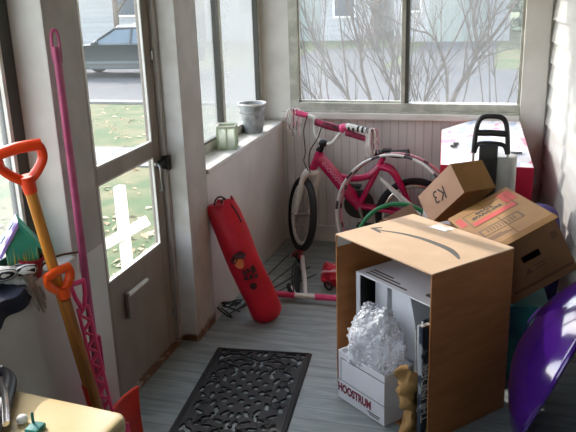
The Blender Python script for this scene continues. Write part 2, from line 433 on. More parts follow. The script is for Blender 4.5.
# left side: half wall + post + filmed window beyond the door
XL = -.14
struct(MB().box((XL, 3.215, -.08), (0, YB, .785)).build('wall_left', M['wall_paint'], smooth=0))
pb = MB(); pb.box((XL, 2.985, -.0), (0, 3.222, 2.3))
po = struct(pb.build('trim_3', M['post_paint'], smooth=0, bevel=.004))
po.data.materials.append(M['jamb_shade_paint'])
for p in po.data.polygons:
    if p.normal.x > .7: p.material_index = 1  # post's room side in a darker tone, shade put into the paint
struct(MB().box((XL, 3.222, 2.0), (0, YB, 2.3)).build('trim_4', M['white_paint'], smooth=0))
w2 = bpy.data.objects.new('window_2', None); COL.objects.link(w2); struct(w2)
fr = MB(); xa, xb = -.16, -.118
fr.box((xa, 3.222, .81), (xb, 3.262, 2.0)); fr.box((xa, 4.475, .81), (xb, YB, 2.0)); fr.box((xa, 3.262, .81), (xb, 4.475, .865)); fr.box((xa, 3.262, 1.95), (xb, 4.475, 2.0))
fr.box((xa, 3.80, .865), (xb+.004, 3.835, 1.95))
fr.build('window_frame', M['alu'], w2, smooth=0, bevel=.003)
ch = MB(); ch.box((xa+.01, 3.765, .865), (xb+.002, 3.80, 1.95)); ch.box((xa+.01, 4.462, .865), (xb+.001, 4.475, 1.95)); ch.box((xa+.005, 3.262, .865), (xb+.001, 3.765, .877))
ch.build('sash_channel', M['alu_dark'], w2, smooth=0)
MB().box((-.142, 3.262, .865), (-.138, 3.765, 1.95)).build('pane', M['glass_film'], w2, smooth=0)
MB().box((-.150, 3.80, .865), (-.146, 4.475, 1.95)).build('pane', M['glass_film'], w2, smooth=0)
MB().box((XL, 3.222, .785), (.012, YB, .81)).build('window_sill', M['white_paint'], w2, smooth=0, bevel=.004)
# left side nearer than the door
struct(MB().box((XL, -1.0, -.08), (0, 2.213, .785)).build('wall_left_near', M['wall_paint'], smooth=0))
pb = MB(); pb.box((XL, 2.02, .785), (0, 2.213, 2.3))
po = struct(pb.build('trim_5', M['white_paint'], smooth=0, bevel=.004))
po.data.materials.append(M['jamb_shade_paint'])
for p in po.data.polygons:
    if p.normal.x > .7: p.material_index = 1  # shade painted on the room side here too
struct(MB().box((XL, -1.0, 2.0), (0, 2.02, 2.3)).build('trim_6', M['white_paint'], smooth=0))
struct(MB().box((XL, 2.213, 2.05), (0, 2.985, 2.3)).build('trim_7', M['white_paint'], smooth=0))
w3 = bpy.data.objects.new('window_3', None); COL.objects.link(w3); struct(w3)
fr = MB()
fr.box((xa, 1.955, .81), (xb, 2.02, 2.0)); fr.box((xa, .2, .81), (xb, .26, 2.0)); fr.box((xa, .26, .81), (xb, 1.955, .865)); fr.box((xa, .26, 1.95), (xb, 1.955, 2.0)); fr.box((xa, 1.1, .865), (xb, 1.14, 1.95))
fr.build('window_frame', M['alu_dark'], w3, smooth=0, bevel=.003)
MB().box((-.142, 1.14, .865), (-.138, 1.955, 1.95)).build('pane', M['glass_hazy'], w3, smooth=0)
MB().box((-.142, .26, .865), (-.138, 1.1, 1.95)).build('pane', M['glass_hazy'], w3, smooth=0)
MB().box((xb, 1.93, .82), (xb+.012, 1.945, 1.99)).build('window_bead', M['white_plastic'], w3, smooth=0)
MB().box((XL, -1.0, .785), (.012, 2.02, .81)).build('window_sill', M['white_paint'], w3, smooth=0, bevel=.004)
struct(MB().box((XL, -1.0, .785), (0, .2, 2.0)).build('wall_left_end', M['wall_paint'], smooth=0))
# lapped siding of the house, a little out of square
SE = -2.42; sd = MB(); z = 0.0; lap = .118
while z < 2.3:
    sd.add([(0,0,z),(0,SE,z),(.024,0,z),(.024,SE,z),(.016,0,z+lap),(.016,SE,z+lap),(.05,0,z),(.05,SE,z),(.05,0,z+lap),(.05,SE,z+lap)],
           [(0,1,5,4),(0,2,3,1),(2,6,7,3),(4,5,9,8),(0,4,8,6,2),(1,3,7,9,5),(6,8,9,7)])
    z += lap
ws = struct(sd.build('wall_right', M['siding'], smooth=0)); ws.location = (1.615, YB-.022, 0); ws.rotation_euler = (0,0,R(5.5))
dk = struct(MB().box((.0, -5.6, 0), (.05, SE, 2.3)).build('bounce_blocker', M['dark_wall'], smooth=0)); dk.location = ws.location; dk.rotation_euler = ws.rotation_euler  # unseen dark slab added to stop sun bouncing onto the box side
bk = struct(MB().box((.05, -6, 0), (.12, .05, 2.38)).build('wall_right_core', M['alu_dark'], smooth=0)); bk.location = ws.location; bk.rotation_euler = ws.rotation_euler
# storm door
d1 = bpy.data.objects.new('door_1', None); COL.objects.link(d1); struct(d1)
xa, xb = -.135, -.105
df = MB()
df.box((xa, 2.26, .02), (xb, 2.40, 2.0)); df.box((xa, 2.885, .02), (xb, 2.955, 2.0)); df.box((xa, 2.40, 1.92), (xb, 2.885, 2.0))
df.box((xa, 2.40, .945), (xb, 2.885, 1.012)); df.box((xa, 2.40, .02), (xb, 2.885, .54))
df.build('door_frame', M['door'], d1, smooth=0, bevel=.003)
ed = MB()
for z0, z1 in ((.54, .945), (1.012, 1.92)):
    ed.box((xb-.012, 2.40, z0), (xb-.002, 2.885, z0+.006)); ed.box((xb-.012, 2.879, z0), (xb-.002, 2.885, z1)); ed.box((xb-.012, 2.40, z0), (xb-.002, 2.412, z1)); ed.box((xb-.012, 2.40, z1-.006), (xb-.002, 2.885, z1))
ed.build('glazing_bead', M['white_plastic'], d1, smooth=0)
MB().box((-.123, 2.40, .54), (-.119, 2.885, .945)).build('pane', M['glass'], d1, smooth=0)
MB().box((-.123, 2.40, 1.012), (-.119, 2.885, 1.92)).build('pane', M['glass'], d1, smooth=0)
jm = MB(); jm.box((XL, 2.955, 0), (-.085, 2.985, 2.05)); jm.box((XL, 2.213, 0), (-.085, 2.26, 2.05)); jm.box((XL, 2.26, 2.0), (-.085, 2.955, 2.05)); jm.box((XL, 2.26, 0), (-.08, 2.955, .02))
jm.build('door_jamb', M['jamb_shade_paint'], d1, smooth=0, bevel=.002)
ms = MB(); ms.box((xb, 2.505, .375), (xb+.006, 2.70, .452)); ms.box((xb, 2.505, .34), (xb+.02, 2.52, .452), )
ms.build('letter_slot', M['door'], d1, smooth=0, bevel=.002)
MB().box((xb+.003, 2.515, .436), (xb+.022, 2.695, .448)).build('slot_flap', M['white_plastic'], d1, smooth=0, bevel=.003)
lk = MB(); lk.box((-.10, 2.95, .875), (-.07, 2.985, .935)); lk.tube([(-.085, 2.955, .93), (-.06, 2.95, .93)], .008); lk.tube([(-.085, 2.955, .88), (-.06, 2.95, .88)], .008)
lk.box((-.105, 2.90, .89), (-.08, 2.95, .92))
lk.build('latch', M['black'], d1, smooth=30, bevel=.002)
hd = MB(); hd.tube(smooth_path([(xb, 2.895, .915), (xb+.03, 2.875, .905), (xb+.035, 2.87, .86), (xb+.03, 2.885, .80), (xb+.01, 2.90, .785)], 6), .005, 8); hd.ball((xb+.01, 2.885, .912), .012)
hd.build('door_handle', M['steel'], d1)
hg = MB()
for zz in (1.38, .17):
    hg.tube([(xb, 2.945, zz-.02), (xb, 2.945, zz+.02)], .007, 8)
hg.build('door_screw', M['chrome'], d1)

# ---------------------------------------------------------------- outdoors
GZ = -.72
struct(MB().box((-40, -6, GZ-.2), (30, 60, GZ)).build('ground', M['grass'], smooth=0))
struct(MB().box((-40, 14.5, GZ), (30, 20.6, GZ+.012)).build('street', M['asphalt'], smooth=0))
struct(MB().box((-1.5, 20.6, GZ), (1.15, 29.6, GZ+.014)).build('driveway', M['asphalt'], smooth=0))
struct(MB().box((-5.2, 20.6, GZ), (-1.9, 27, GZ+.013)).build('driveway_far', M['asphalt'], smooth=0))
struct(MB().box((-14, 9.0, GZ), (-.9, 10.1, GZ+.02)).build('path', M['concrete'], smooth=0))
struct(MB().box((-40, 14.2, GZ), (30, 14.5, GZ+.05)).build('kerb', M['concrete'], smooth=0))
# leaves lying on the lawn
rnd = random.Random(4)
lv = MB()
for i in range(2600):
    x = rnd.uniform(-8, -.6); y = rnd.uniform(3.2, 14) if i > 1700 else rnd.uniform(3.2, 7)
    s = rnd.uniform(.02, .06); a = rnd.uniform(0, 6.3); e = rnd.uniform(-.6, .6)
    Mx = Matrix.Translation((x, y, GZ+.012)) @ Euler((e, e*.5, a)).to_matrix().to_4x4()
    lv.add([(-s, 0, 0), (0, s*.6, .006), (s*1.2, 0, 0), (0, -s*.6, .006)], [(0, 3, 2, 1)], Mx)
o = tag(lv.build('fallen_leaves', M['leaf'], smooth=0), 'dry fallen leaves scattered over the lawn outside the door', 'leaves'); o['kind'] = 'stuff'

def house(label, x0, x1, y0, y1, h, m, wins, doors=(), gable=True):
    t = thing('house', label, 'house', (x0, y0, GZ))
    w, d = x1-x0, y1-y0
    MB().box((0, 0, 0), (w, d, h)).build('wall', m, t, smooth=0)
    rf = MB(); oh = .3
    rf.prism([(-oh, h), (w+oh, h), (w+oh, h+.15), (w/2, h+w*.28), (-oh, h+.15)], 0, 1, Matrix(((1,0,0,0),(0,0,d+2*oh,-oh),(0,1,0,0),(0,0,0,1))))
    rf.build('roof', M['roofing'], t, smooth=0)
    for (a, b, z0, z1) in wins:
        q = MB(); q.box((a-.08, -.05, z0-.08), (b+.08, .02, z1+.08)); fo = q.build('window', M['white_plastic'], t, smooth=0)
        p = MB(); p.box((a, -.07, z0), (b, -.04, z1)); p.build('pane', M['house_glass'], fo, smooth=0)
    for (a, b, z1, mm) in doors:
        MB().box((a, -.06, 0), (b, .02, z1)).build('house_door', M[mm], t, smooth=0)
    return t
house('white house across the street behind the parked dark car', -22, -12.4, 29, 37, 3.4, M['house_white'], [(2.6, 3.7, 1.3, 2.5), (.6, 1.5, 1.3, 2.5), (7.6, 8.6, 1.3, 2.5)])
house('pale house seen through the left half of the back window', -11.2, -3.9, 31, 39, 3.6, M['house_white'], [(1.6, 2.6, 1.2, 2.5), (5.8, 6.6, 1.0, 2.4)], [(4.3, 5.2, 2.2, 'garage')])
house('white house with a wide grey-green garage door behind the driveway', -2.8, 1.6, 30, 38, 3.6, M['house_white'], [(.35, 1.0, 1.2, 2.2)], [(1.35, 3.6, 2.5, 'garage')])
house('tan house far off at the right of the back window', 3.2, 11, 33, 41, 3.2, M['house_tan'], [(1, 2, 1.1, 2.2)])

# car: long axis along X, nose to the left
def car(loc, rz):
    t = thing('car', 'dark green estate car parked on the far side of the street', 'car', loc, (0,0,rz)); t.scale = (.9,.9,.9)
    Lb = 4.6
    side = [(-2.3,.35),(-2.32,.62),(-2.2,.82),(-1.35,.98),(-.62,1.02),(.2,1.03),(1.7,1.06),(2.2,1.0),(2.28,.7),(2.26,.35),(1.75,.28),(-1.8,.28)]
    n = len(side); b = MB(); vs = []; rows = [(-.88,.94),(-.92,1),(-.8,1),(.8,1),(.92,1),(.88,.94)]
    vs = [(x*s_, y, .28+(z-.28)*(1 if abs(y) < .9 else .985)) for (y, s_) in rows for (x, z) in side]
    fs = [(i*n+k, i*n+(k+1) % n, (i+1)*n+(k+1) % n, (i+1)*n+k) for i in range(5) for k in range(n)] + [tuple(range(n)), tuple(range(5*n, 6*n))]
    b.add(vs, fs); b.build('body', M['car'], t, smooth=30, bevel=.03)
    top = [(-.75,1.02,.86),(-.05,1.43,.66),(1.2,1.47,.66),(1.75,1.42,.66),(2.15,1.04,.84)]
    g = MB(); vs = [(x, -w, z) for x, z, w in top] + [(x, w, z) for x, z, w in top]
    g.add(vs, [(0,1,2,3,4), (9,8,7,6,5)] + [(i, i+5, (i+1) % 5+5, (i+1) % 5) for i in range(5)]); g.build('window_glass', M['car_glass'], t, smooth=0, bevel=.015)
    rf = MB(); rf.prism([(-.1,-.64),(1.75,-.64),(1.75,.64),(-.1,.64)], 1.43, 1.5); rf.build('roof', M['car'], t, smooth=0, bevel=.03)
    for s_ in (-1,1):
        rk = MB(); rk.tube([(.0, s_*.6, 1.5), (.05, s_*.6, 1.545), (1.65, s_*.6, 1.545), (1.7, s_*.6, 1.5)], .02, 6)
        rk.build('roof_rail', M['white_plastic'], t)
    for s_ in (-1,1):
        for xx, x2 in ((-.78,-.06), (.5,.5), (1.35,1.35), (2.14,1.76)):
            MB().tube([(xx, s_*.86, 1.02), (x2, s_*.67, 1.46)], .035, 6).build('window_pillar', M['car'], t)
    for s_ in (-1,1):
        MB().box((-1.2, s_*.93-.01, .45), (1.6, s_*.93+.01, .52)).build('side_trim', M['car_trim'], t, smooth=0)
        MB().box((-.7, s_*.9-.02, 1.0), (2.1, s_*.9+.02, 1.03)).build('window_trim', M['car_trim'], t, smooth=0)
    for xx in (-1.42, 1.42):
        for s_ in (-1,1):
            wm = MB(); wm.lathe([(.2,-.1),(.31,-.1),(.33,-.06),(.33,.06),(.31,.1),(.2,.1)], 24, Matrix.Translation((xx, s_*.82, .33)) @ Matrix.Rotation(R(90), 4, 'X'))
            wo = wm.build('wheel', M['tire'], t)
            hm = MB(); hm.lathe([(.05,-.112),(.2,-.11),(.2,.11),(.05,.112)], 20, Matrix.Translation((xx, s_*.82, .33)) @ Matrix.Rotation(R(90), 4, 'X')); hm.build('hubcap', M['car_trim'], wo)
    for s_ in (-1,1): MB().ball((-.55, s_*1.0, 1.08), (.07,.1,.07)).build('mirror', M['car'], t)
car((-8.85, 19.2, GZ+.012), R(4))

# bare shrub stems just outside the back window, each its own trunk with twigs
def branchy(mb, rnd, p, d, L, r, depth, spread=.5):
    n = 4; pts = [Vector(p)]; dd = Vector(d).normalized(); rs = [r]
    for i in range(n):
        dd = (dd + Vector((rnd.uniform(-1,1), rnd.uniform(-1,1), rnd.uniform(-.4,.8)))*.1).normalized()
        pts.append(pts[-1] + dd*L/n); rs.append(r*(1-.55*(i+1)/n))
    mb.tube(pts, rs, 5 if r < .01 else 7)
    if depth > 0:
        for k in range(rnd.randint(2, 4)):
            i = rnd.randint(1, n)
            nd = (dd + Vector((rnd.uniform(-1,1), rnd.uniform(-1,1), rnd.uniform(-.3,1)))*spread).normalized()
            branchy(mb, rnd, pts[i], nd, L*rnd.uniform(.45,.75), rs[i]*.65, depth-1, spread)
def stem(pts, r, seed, label, twigs=6, m='bark_pale'):
    rnd = random.Random(seed)
    k_ = min(.6, (GZ-pts[0][2])/(pts[1][2]-pts[0][2])*-.35); b0 = Vector((pts[0][0]-(pts[1][0]-pts[0][0])*k_*2.0, pts[0][1]+.05, GZ-.01))
    t = thing('bare_shrub', label, 'shrub', tuple(b0), group=None)
    P = [Vector((0,0,0))] + [Vector(p)-b0 for p in pts]
    P[1:1] = [P[1]*.4, P[1]*.8]
    last = P[-1] + (P[-1]-P[-2]).normalized()*.5 + Vector((0, .1, .1)); P.append(last)
    sp = smooth_path(P, 6); n = len(sp)
    st = MB(); st.tube(sp, [r*(1.25-.95*i/(n-1)) for i in range(n)], 7); st.build('stem', M[m], t)
    tw = MB()
    for k in range(twigs):
        i = rnd.randint(int(n*.35), n-2)
        d = (sp[i+1]-sp[i]).normalized() + Vector((rnd.uniform(-1,1), rnd.uniform(-.6,.6), rnd.uniform(-.1,.9)))*.7
        branchy(tw, rnd, sp[i], d, rnd.uniform(.3,.6), r*.35, 2, .55)
    tw.build('twigs', M[m], t)
Y = 5.4
S = [
 ([(.29,Y,.77),(.13,Y+.02,1.03),(-.02,Y+.05,1.30)], .017, 'leaning bare stem second from the left edge of the back window'),
 ([(.44,Y,.77),(.37,Y,1.03),(.35,Y+.03,1.18),(.25,Y+.08,1.53)], .017, 'bare stem with a dark forked base outside the left pane'),
 ([(.62,Y+.1,.77),(.5,Y+.1,1.07),(.43,Y+.12,1.23)], .016, 'bare stem leaning left just beside the middle window bar'),
 ([(.67,Y+.2,.77),(.59,Y+.2,1.10),(.53,Y+.2,1.25)], .012, 'thin bare stem crossing behind the middle window bar'),
 ([(1.02,Y,.78),(1.09,Y,.96),(1.18,Y,1.16),(1.15,Y,1.38),(1.17,Y,1.57)], .022, 'thick bare trunk in the right pane that forks into two'),
 ([(.81,Y+.1,.77),(.96,Y+.1,1.10),(1.12,Y+.1,1.46)], .013, 'straight bare stem leaning right across the right pane'),
 ([(1.0,Y-.1,.78),(.97,Y-.1,1.09),(.87,Y-.1,1.28),(.68,Y-.1,1.35)], .013, 'curved bare stem arching left in the right pane'),
 ([(.09,Y-.1,.76),(-.08,Y-.1,1.0)], .011, 'short bare stem at the lower left corner of the back window'),
]
for i, (p, r, lb) in enumerate(S): stem(p, r, 10+i, lb, twigs=15 if r > .015 else 11)
# thin shoots of the same hedge row, too fine to tell apart
rnd = random.Random(77); t = thing('bare_thicket', 'tangle of thin bare shoots growing under the back window among the thicker stems', 'shrub', (.75, 5.75, GZ-.01))
for k in range(22):
    x = -.9+1.9*k/21+rnd.uniform(-.05,.05); l = rnd.choice((-1,1))*rnd.uniform(.1,.5); yy = rnd.uniform(-.15,.5); h_ = rnd.uniform(2.0,2.7)
    s_ = MB(); pts = smooth_path([(x,yy,0),(x+l*.35,yy+.02,h_*.45),(x+l*.75,yy+.03,h_*.8),(x+l,yy,h_)], 5); n_ = len(pts)
    s_.tube(pts, [.0085*(1-.7*i/n_) for i in range(n_)], 5)
    for q_ in range(5):
        i = rnd.randint(int(n_*.5), n_-2); d = (pts[i+1]-pts[i]).normalized()+Vector((rnd.uniform(-1,1),rnd.uniform(-.4,.4),rnd.uniform(0,.6)))*.6
        branchy(s_, rnd, pts[i], d, rnd.uniform(.2,.45), .0035, 1, .5)
    s_.build('shoot', M['bark_pale'], t)
fk = MB(); fk.tube(smooth_path([(1.18,Y,1.16),(1.3,Y-.03,1.29),(1.42,Y-.05,1.5),(1.5,Y-.05,1.75)], 5), [.015-.0007*i for i in range(16)], 7)
fk.tube(smooth_path([(1.16,Y,1.1),(1.3,Y-.02,1.15),(1.43,Y,1.19)], 5), [.008-.0004*i for i in range(11)], 6)
for o in bpy.data.objects:
    if o.name.startswith('bare_shrub') and 'forks' in o.get('label', ''):
        q = fk.build('fork', M['bark_pale'], None); q.data.transform(Matrix.Translation(-o.location)); q.parent = o
def tree(loc, h, r, seed, label, depth=4):
    rnd = random.Random(seed); t = thing('bare_tree', label, 'tree', loc)
    tr = MB(); tr.tube([(0,0,-.05),(.03,.02,h*.25),(.0,.05,h*.5),(.06,.02,h*.75)], [r, r*.8, r*.6, r*.3], 9); tr.build('trunk', M['bark'], t)
    b = MB()
    for k in range(9):
        a = k*2.4; z = h*(.22+.055*k)
        branchy(b, rnd, (.02,.03,z), (math.cos(a), math.sin(a), .9), h*.32, r*.35, depth-1, .6)
    b.build('branches', M['bark'], t)
tree((-13.1, 26.5, GZ), 6.5, .13, 31, 'bare tree standing behind the parked car')
tree((-5.4, 24, GZ), 7.5, .17, 32, 'bare street tree seen through the left pane of the back window')
tree((-3.0, 26.5, GZ), 7, .14, 33, 'bare tree between the pale house and the driveway')
tree((2.4, 23.6, GZ), 7, .16, 34, 'bare tree on the far lawn at the right of the driveway')
tree((-20.5, 25.5, GZ), 7, .16, 35, 'bare tree beside the white house beyond the car')
rnd = random.Random(8)
ev = thing('evergreen_tree', 'dark evergreen tree at the far right beyond the driveway', 'tree', (2.9, 27.6, GZ))
MB().tube([(0,0,0),(0,0,1.2)], [.15,.12], 8).build('trunk', M['bark'], ev)
e = MB()
for k in range(420):
    z = rnd.uniform(.6, 6.5); rr = 1.7*(1-z/7)+.1; a = rnd.uniform(0, 6.3); q = rr*math.sqrt(rnd.uniform(.2, 1))
    e.ball((q*math.cos(a), q*math.sin(a), z), (rnd.uniform(.12,.3), rnd.uniform(.12,.3), rnd.uniform(.08,.18)), 6, 4)
e.build('needles', M['evergreen'], ev)
# white stair railing right outside the door
rl = thing('stair_railing', 'white wooden stair railing outside the lower door glass', 'railing', (-.525, 3.3, GZ))
MB().box((-.022, -.03, 0), (.022, .03, 1.40)).build('post', M['white_plastic'], rl, smooth=0, bevel=.004)
MB().box((-1.83, -.03, 0), (-1.77, .03, .95)).build('post', M['white_plastic'], rl, smooth=0, bevel=.004)
def bar(mb, a, b, w, h):
    x, y, z = frame(a, b); ez = Vector((0,0,1)); d = (Vector(b)-Vector(a)).normalized(); s = d.cross(ez).normalized(); u = s.cross(d)
    a = Vector(a); b = Vector(b)
    vs = [q + i*w*s + j*h*u for q in (a, b) for i, j in ((-1,-1),(1,-1),(1,1),(-1,1))]
    mb.add(vs, [(0,3,2,1),(4,5,6,7),(0,1,5,4),(1,2,6,5),(2,3,7,6),(3,0,4,7)]); return mb
bar(MB(), (.16, -.035, 1.233), (-1.85, -.035, .08), .015, .027).build('rail', M['white_plastic'], rl, smooth=0, bevel=.003)
st = MB()
for k in range(4):
    st.box((-.16-.28*(k+1), 2.1, GZ), (-.16-.28*k if k else -.17, 3.25, -.16-.14*k))
struct(st.build('porch_steps', M['concrete'], smooth=0))
# ---------------------------------------------------------------- door mat with cut-out scrolls
def doormat():
    W, H = .46, .76; c = .0045
    holes = []
    def el(x, y, a, b, ang):
        for sx in (1,-1):
            for sy in (1,-1):
                holes.append((sx*x, sy*y, a, b, ang*sx*sy))
    for i in range(-2, 3):
        for j in range(-3, 4):
            if (i+j) % 2 == 0: el(abs(i)*.036, abs(j)*.036, .0125, .0125, 0)
    for (x, y, a, b, g) in [(.045,.165,.024,.009,60),(.085,.145,.024,.009,110),(.115,.10,.026,.009,75),(.135,.04,.022,.009,90),(.015,.175,.02,.008,90),
        (.17,.05,.024,.009,120),(.175,.115,.026,.009,80),(.15,.17,.024,.009,140),(.105,.205,.026,.009,20),(.055,.225,.022,.009,150),(.015,.235,.02,.009,90),
        (.17,.235,.016,.009,100),(.135,.25,.018,.009,60),(.09,.265,.024,.009,170),(.04,.285,.026,.009,30),(.185,.285,.024,.009,85),(.155,.305,.026,.010,130),
        (.105,.315,.026,.010,10),(.06,.33,.018,.009,80),(.015,.335,.02,.009,90),(.19,.342,.013,.011,45),(.135,.345,.024,.008,5),(.1,.02,.014,.008,30),(.19,.0,.02,.009,90),(.012,.265,.012,.01,0),(.085,.18,.013,.009,0)]:
        el(x, y, a, b, R(g))
    mb = MB(); nx, ny = int(W/c), int(H/c)
    solid = [[True]*nx for _ in range(ny)]
    for j in range(ny):
        for i in range(nx):
            x = -W/2+(i+.5)*c; y = -H/2+(j+.5)*c
            for (hx, hy, a, b, g) in holes:
                dx, dy = x-hx, y-hy
                if abs(dx) > .03 or abs(dy) > .03: continue
                u = dx*math.cos(g)+dy*math.sin(g); v = -dx*math.sin(g)+dy*math.cos(g)
                if (u/(a*1.1))**2+(v/(b*1.3))**2 < 1: solid[j][i] = False; break
    idx = {}; vs = []; fs = []
    def V(i, j, t):
        k = (i, j, t)
        if k not in idx:
            idx[k] = len(vs); edge = i in (0, nx) or j in (0, ny)
            vs.append((-W/2+i*c, -H/2+j*c, (.003 if edge else .008) if t else 0.0))
        return idx[k]
    for j in range(ny):
        for i in range(nx):
            if not solid[j][i]: continue
            fs.append((V(i,j,1), V(i+1,j,1), V(i+1,j+1,1), V(i,j+1,1)))
            for di, dj, (p, q) in ((-1,0,((i,j+1),(i,j))), (1,0,((i+1,j),(i+1,j+1))), (0,-1,((i,j),(i+1,j))), (0,1,((i+1,j+1),(i,j+1)))):
                ii, jj = i+di, j+dj
                if ii < 0 or jj < 0 or ii >= nx or jj >= ny or not solid[jj][ii]:
                    fs.append((V(*p,0), V(*q,0), V(*q,1), V(*p,1)))
    mb.add(vs, fs)
    # raised border and scroll ribs
    o = mb.build('doormat', M['black_rubber'], smooth=0, recalc=False)
    rb = MB()
    for k in (.012, .022):
        a, b = W/2-k, H/2-k
        rb.tube([(-a,-b,.008),(a,-b,.008),(a,b,.008),(-a,b,.008)], .0035, 6, True)
    for sx in (1,-1):
        for sy in (1,-1):
            for (cx, cy, r0) in ((.13,.215,.045),(.06,.29,.04),(.155,.08,.035)):
                rb.tube([(sx*(cx+r0*(1-t/26)*math.cos(t*.42)), sy*(cy+r0*(1-t/26)*math.sin(t*.42)), .008) for t in range(22)], .003, 5)
    q = rb.build('raised_scrolls', M['black_rubber'], o)
    o.location = (.376, 2.585, .0005); o.rotation_euler = (0, 0, R(5.0))
    tag(o, 'black rubber doormat with cut-out scroll pattern lying on the porch boards', 'doormat')
doormat()

def orient(loc, z, xh):
    z = Vector(z).normalized(); x = Vector(xh); x = (x - z*x.dot(z)).normalized(); y = z.cross(x)
    return Matrix((x, y, z)).transposed().to_4x4().to_euler()

# ---------------------------------------------------------------- shovels on the left wall
def dgrip(mb, s=1.0, t=.011, solid_top=.016):
    """a D handle in the XZ plane: socket at the origin, grip bar on top"""
    w = .056*s; h = .094*s
    for sx in (-1, 1):
        mb.tube(smooth_path([(sx*.006,0,.0),(sx*.034*s,0,.024*s),(sx*w,0,.054*s),(sx*(w+.002),0,.082*s),(sx*(w-.004),0,h)], 5), [t*1.15]*21, 8, flat=.8)
    mb.tube([(-w-.006,0,h),(-w*.5,0,h+.004),(0,0,h+.006),(w*.5,0,h+.004),(w+.006,0,h)], solid_top, 10)
    mb.tube([(0,0,-.034*s),(0,0,-.01),(0,0,.016*s)], [.0195,.021,.022], 12)
p0, p1 = Vector((.045,1.775,1.135)), Vector((.08,1.905,.345))
ax = (p0-p1); Ls = ax.length
t = thing('snow_shovel', 'tall snow shovel with orange grip at eye height leaning on the left post', 'shovel', p1, orient(p1, ax, (-.06,1,0)))
g = MB(); dgrip(g, 1.04, .0135, .017); go = g.build('grip', M['orange'], t, smooth=50); go.location = (0, 0, Ls); go.rotation_euler = (0,0,R(-52))
MB().tube([(0,0,-.14),(0,0,Ls-.03)], [.0165,.0165], 14).build('shaft', M['shaft_wood'], t)
bl = MB()
def blade_fn(u, v):
    x = (u-.5)*.40+.065; z = -.17-.28*v; cv = .045*(1-(2*u-1)**2)
    return (x, cv*(.4+.6*v)-.02+.035*(1-v)**2*0+.03*math.sin(v*1.5), z+.04*(1-(2*u-1)**2)*(1-v))
bl.sheet(20, 14, blade_fn, .006)
bo = bl.build('blade', M['red_blade'], t); 
lp = MB(); lp.tube([tuple(Vector(blade_fn(i/20, 0))+Vector((0,-.003,0))) for i in range(21)], .007, 8); lp.build('blade_lip', M['red_blade'], bo)
sk = MB(); sk.tube([(0,0,.06),(0,0,-.14),(0,.012,-.25)], [.021,.022,.012], 10); sk.build('socket', M['red_blade'], t)
p0, p1 = Vector((.08,1.824,.772)), Vector((.115,1.872,.365))
ax = (p0-p1); Ls = ax.length
t = thing('hand_shovel', 'short shovel with lighter orange grip, in front of the taller one', 'shovel', p1, orient(p1, ax, (-.2,1,.1)))
g = MB(); dgrip(g, .68, .0125, .0145); go = g.build('grip', M['orange2'], t, smooth=50); go.location = (0,0,Ls); go.rotation_euler = (0,0,R(-35))
MB().tube([(0,0,-.1),(0,0,Ls-.03)], [.017,.0165], 12).build('shaft', M['shaft_wood2'], t)
b = MB(); b.sheet(12, 10, lambda u, v: ((u-.5)*.11*(1-.35*max(0, v-.6)), .02*(1-(2*u-1)**2)-.008, -.10-.19*v), .004); b.build('blade', M['orange2'], t)
# pink toy shovel with a pierced shaft
p0, p1 = Vector((.062,1.945,.672)), Vector((.10,1.950,.31))
ax = (p0-p1); Ls = ax.length
t = thing('toy_shovel', 'small pink toy shovel with triangular grip and pierced shaft on the left post', 'toy shovel', p1, orient(p1, ax, (.6,.75,0)))
g = MB(); w = .022
for sx in (-1,1): g.tube([(sx*.004,0,-.015),(sx*.017,0,.03),(sx*w,0,.068),(sx*w*.95,0,.076)], .0075, 8)
g.tube([(-w-.004,0,.076),(w+.004,0,.076)], .009, 8); g.build('grip', M['pink'], t, smooth=50).location = (0,0,Ls)
sh = MB(); n = 9
for sx in (-1,1): sh.tube([(sx*.017,0,-.12),(sx*.017,0,Ls-.01)], .006, 6)
zz = -.12; k = 0
while zz < Ls-.03:
    s = 1 if k % 2 else -1
    sh.tube([(-s*.016,0,zz),(s*.016,0,zz+.03)], .0062, 6); zz += .03; k += 1
sh.build('shaft', M['pink'], t)
b = MB(); b.sheet(10, 8, lambda u, v: ((u-.5)*.13*(1-.3*v*v), .012*(1-(2*u-1)**2), -.115-.15*v), .004); b.build('blade', M['pink'], t)
# long rose pole
p0, p1 = Vector((.028,2.03,1.545)), Vector((.062,1.988,.278))
ax = (p0-p1); Ls = ax.length
t = thing('plastic_pole', 'long rose pink plastic pole with a slotted top leaning on the post', 'pole', p1, orient(p1, ax, (1,1,0)))
s = MB(); s.tube([(0,0,-.26),(0,0,Ls-.05)], [.0165,.0155], 12, flat=.75); s.build('shaft', M['pink_pole'], t)
s = MB(); s.tube(smooth_path([(-.010,0,Ls-.10),(-.011,0,Ls-.03),(-.006,0,Ls-.004),(.006,0,Ls-.004),(.011,0,Ls-.03),(.010,0,Ls-.10)], 5), .0055, 8); s.build('slotted_end', M['pink_pole'], t)
s = MB(); s.box((.004,-.011,.10),(.024,.011,.25)); s.build('sleeve', M['pink_dark'], t, smooth=0, bevel=.003)

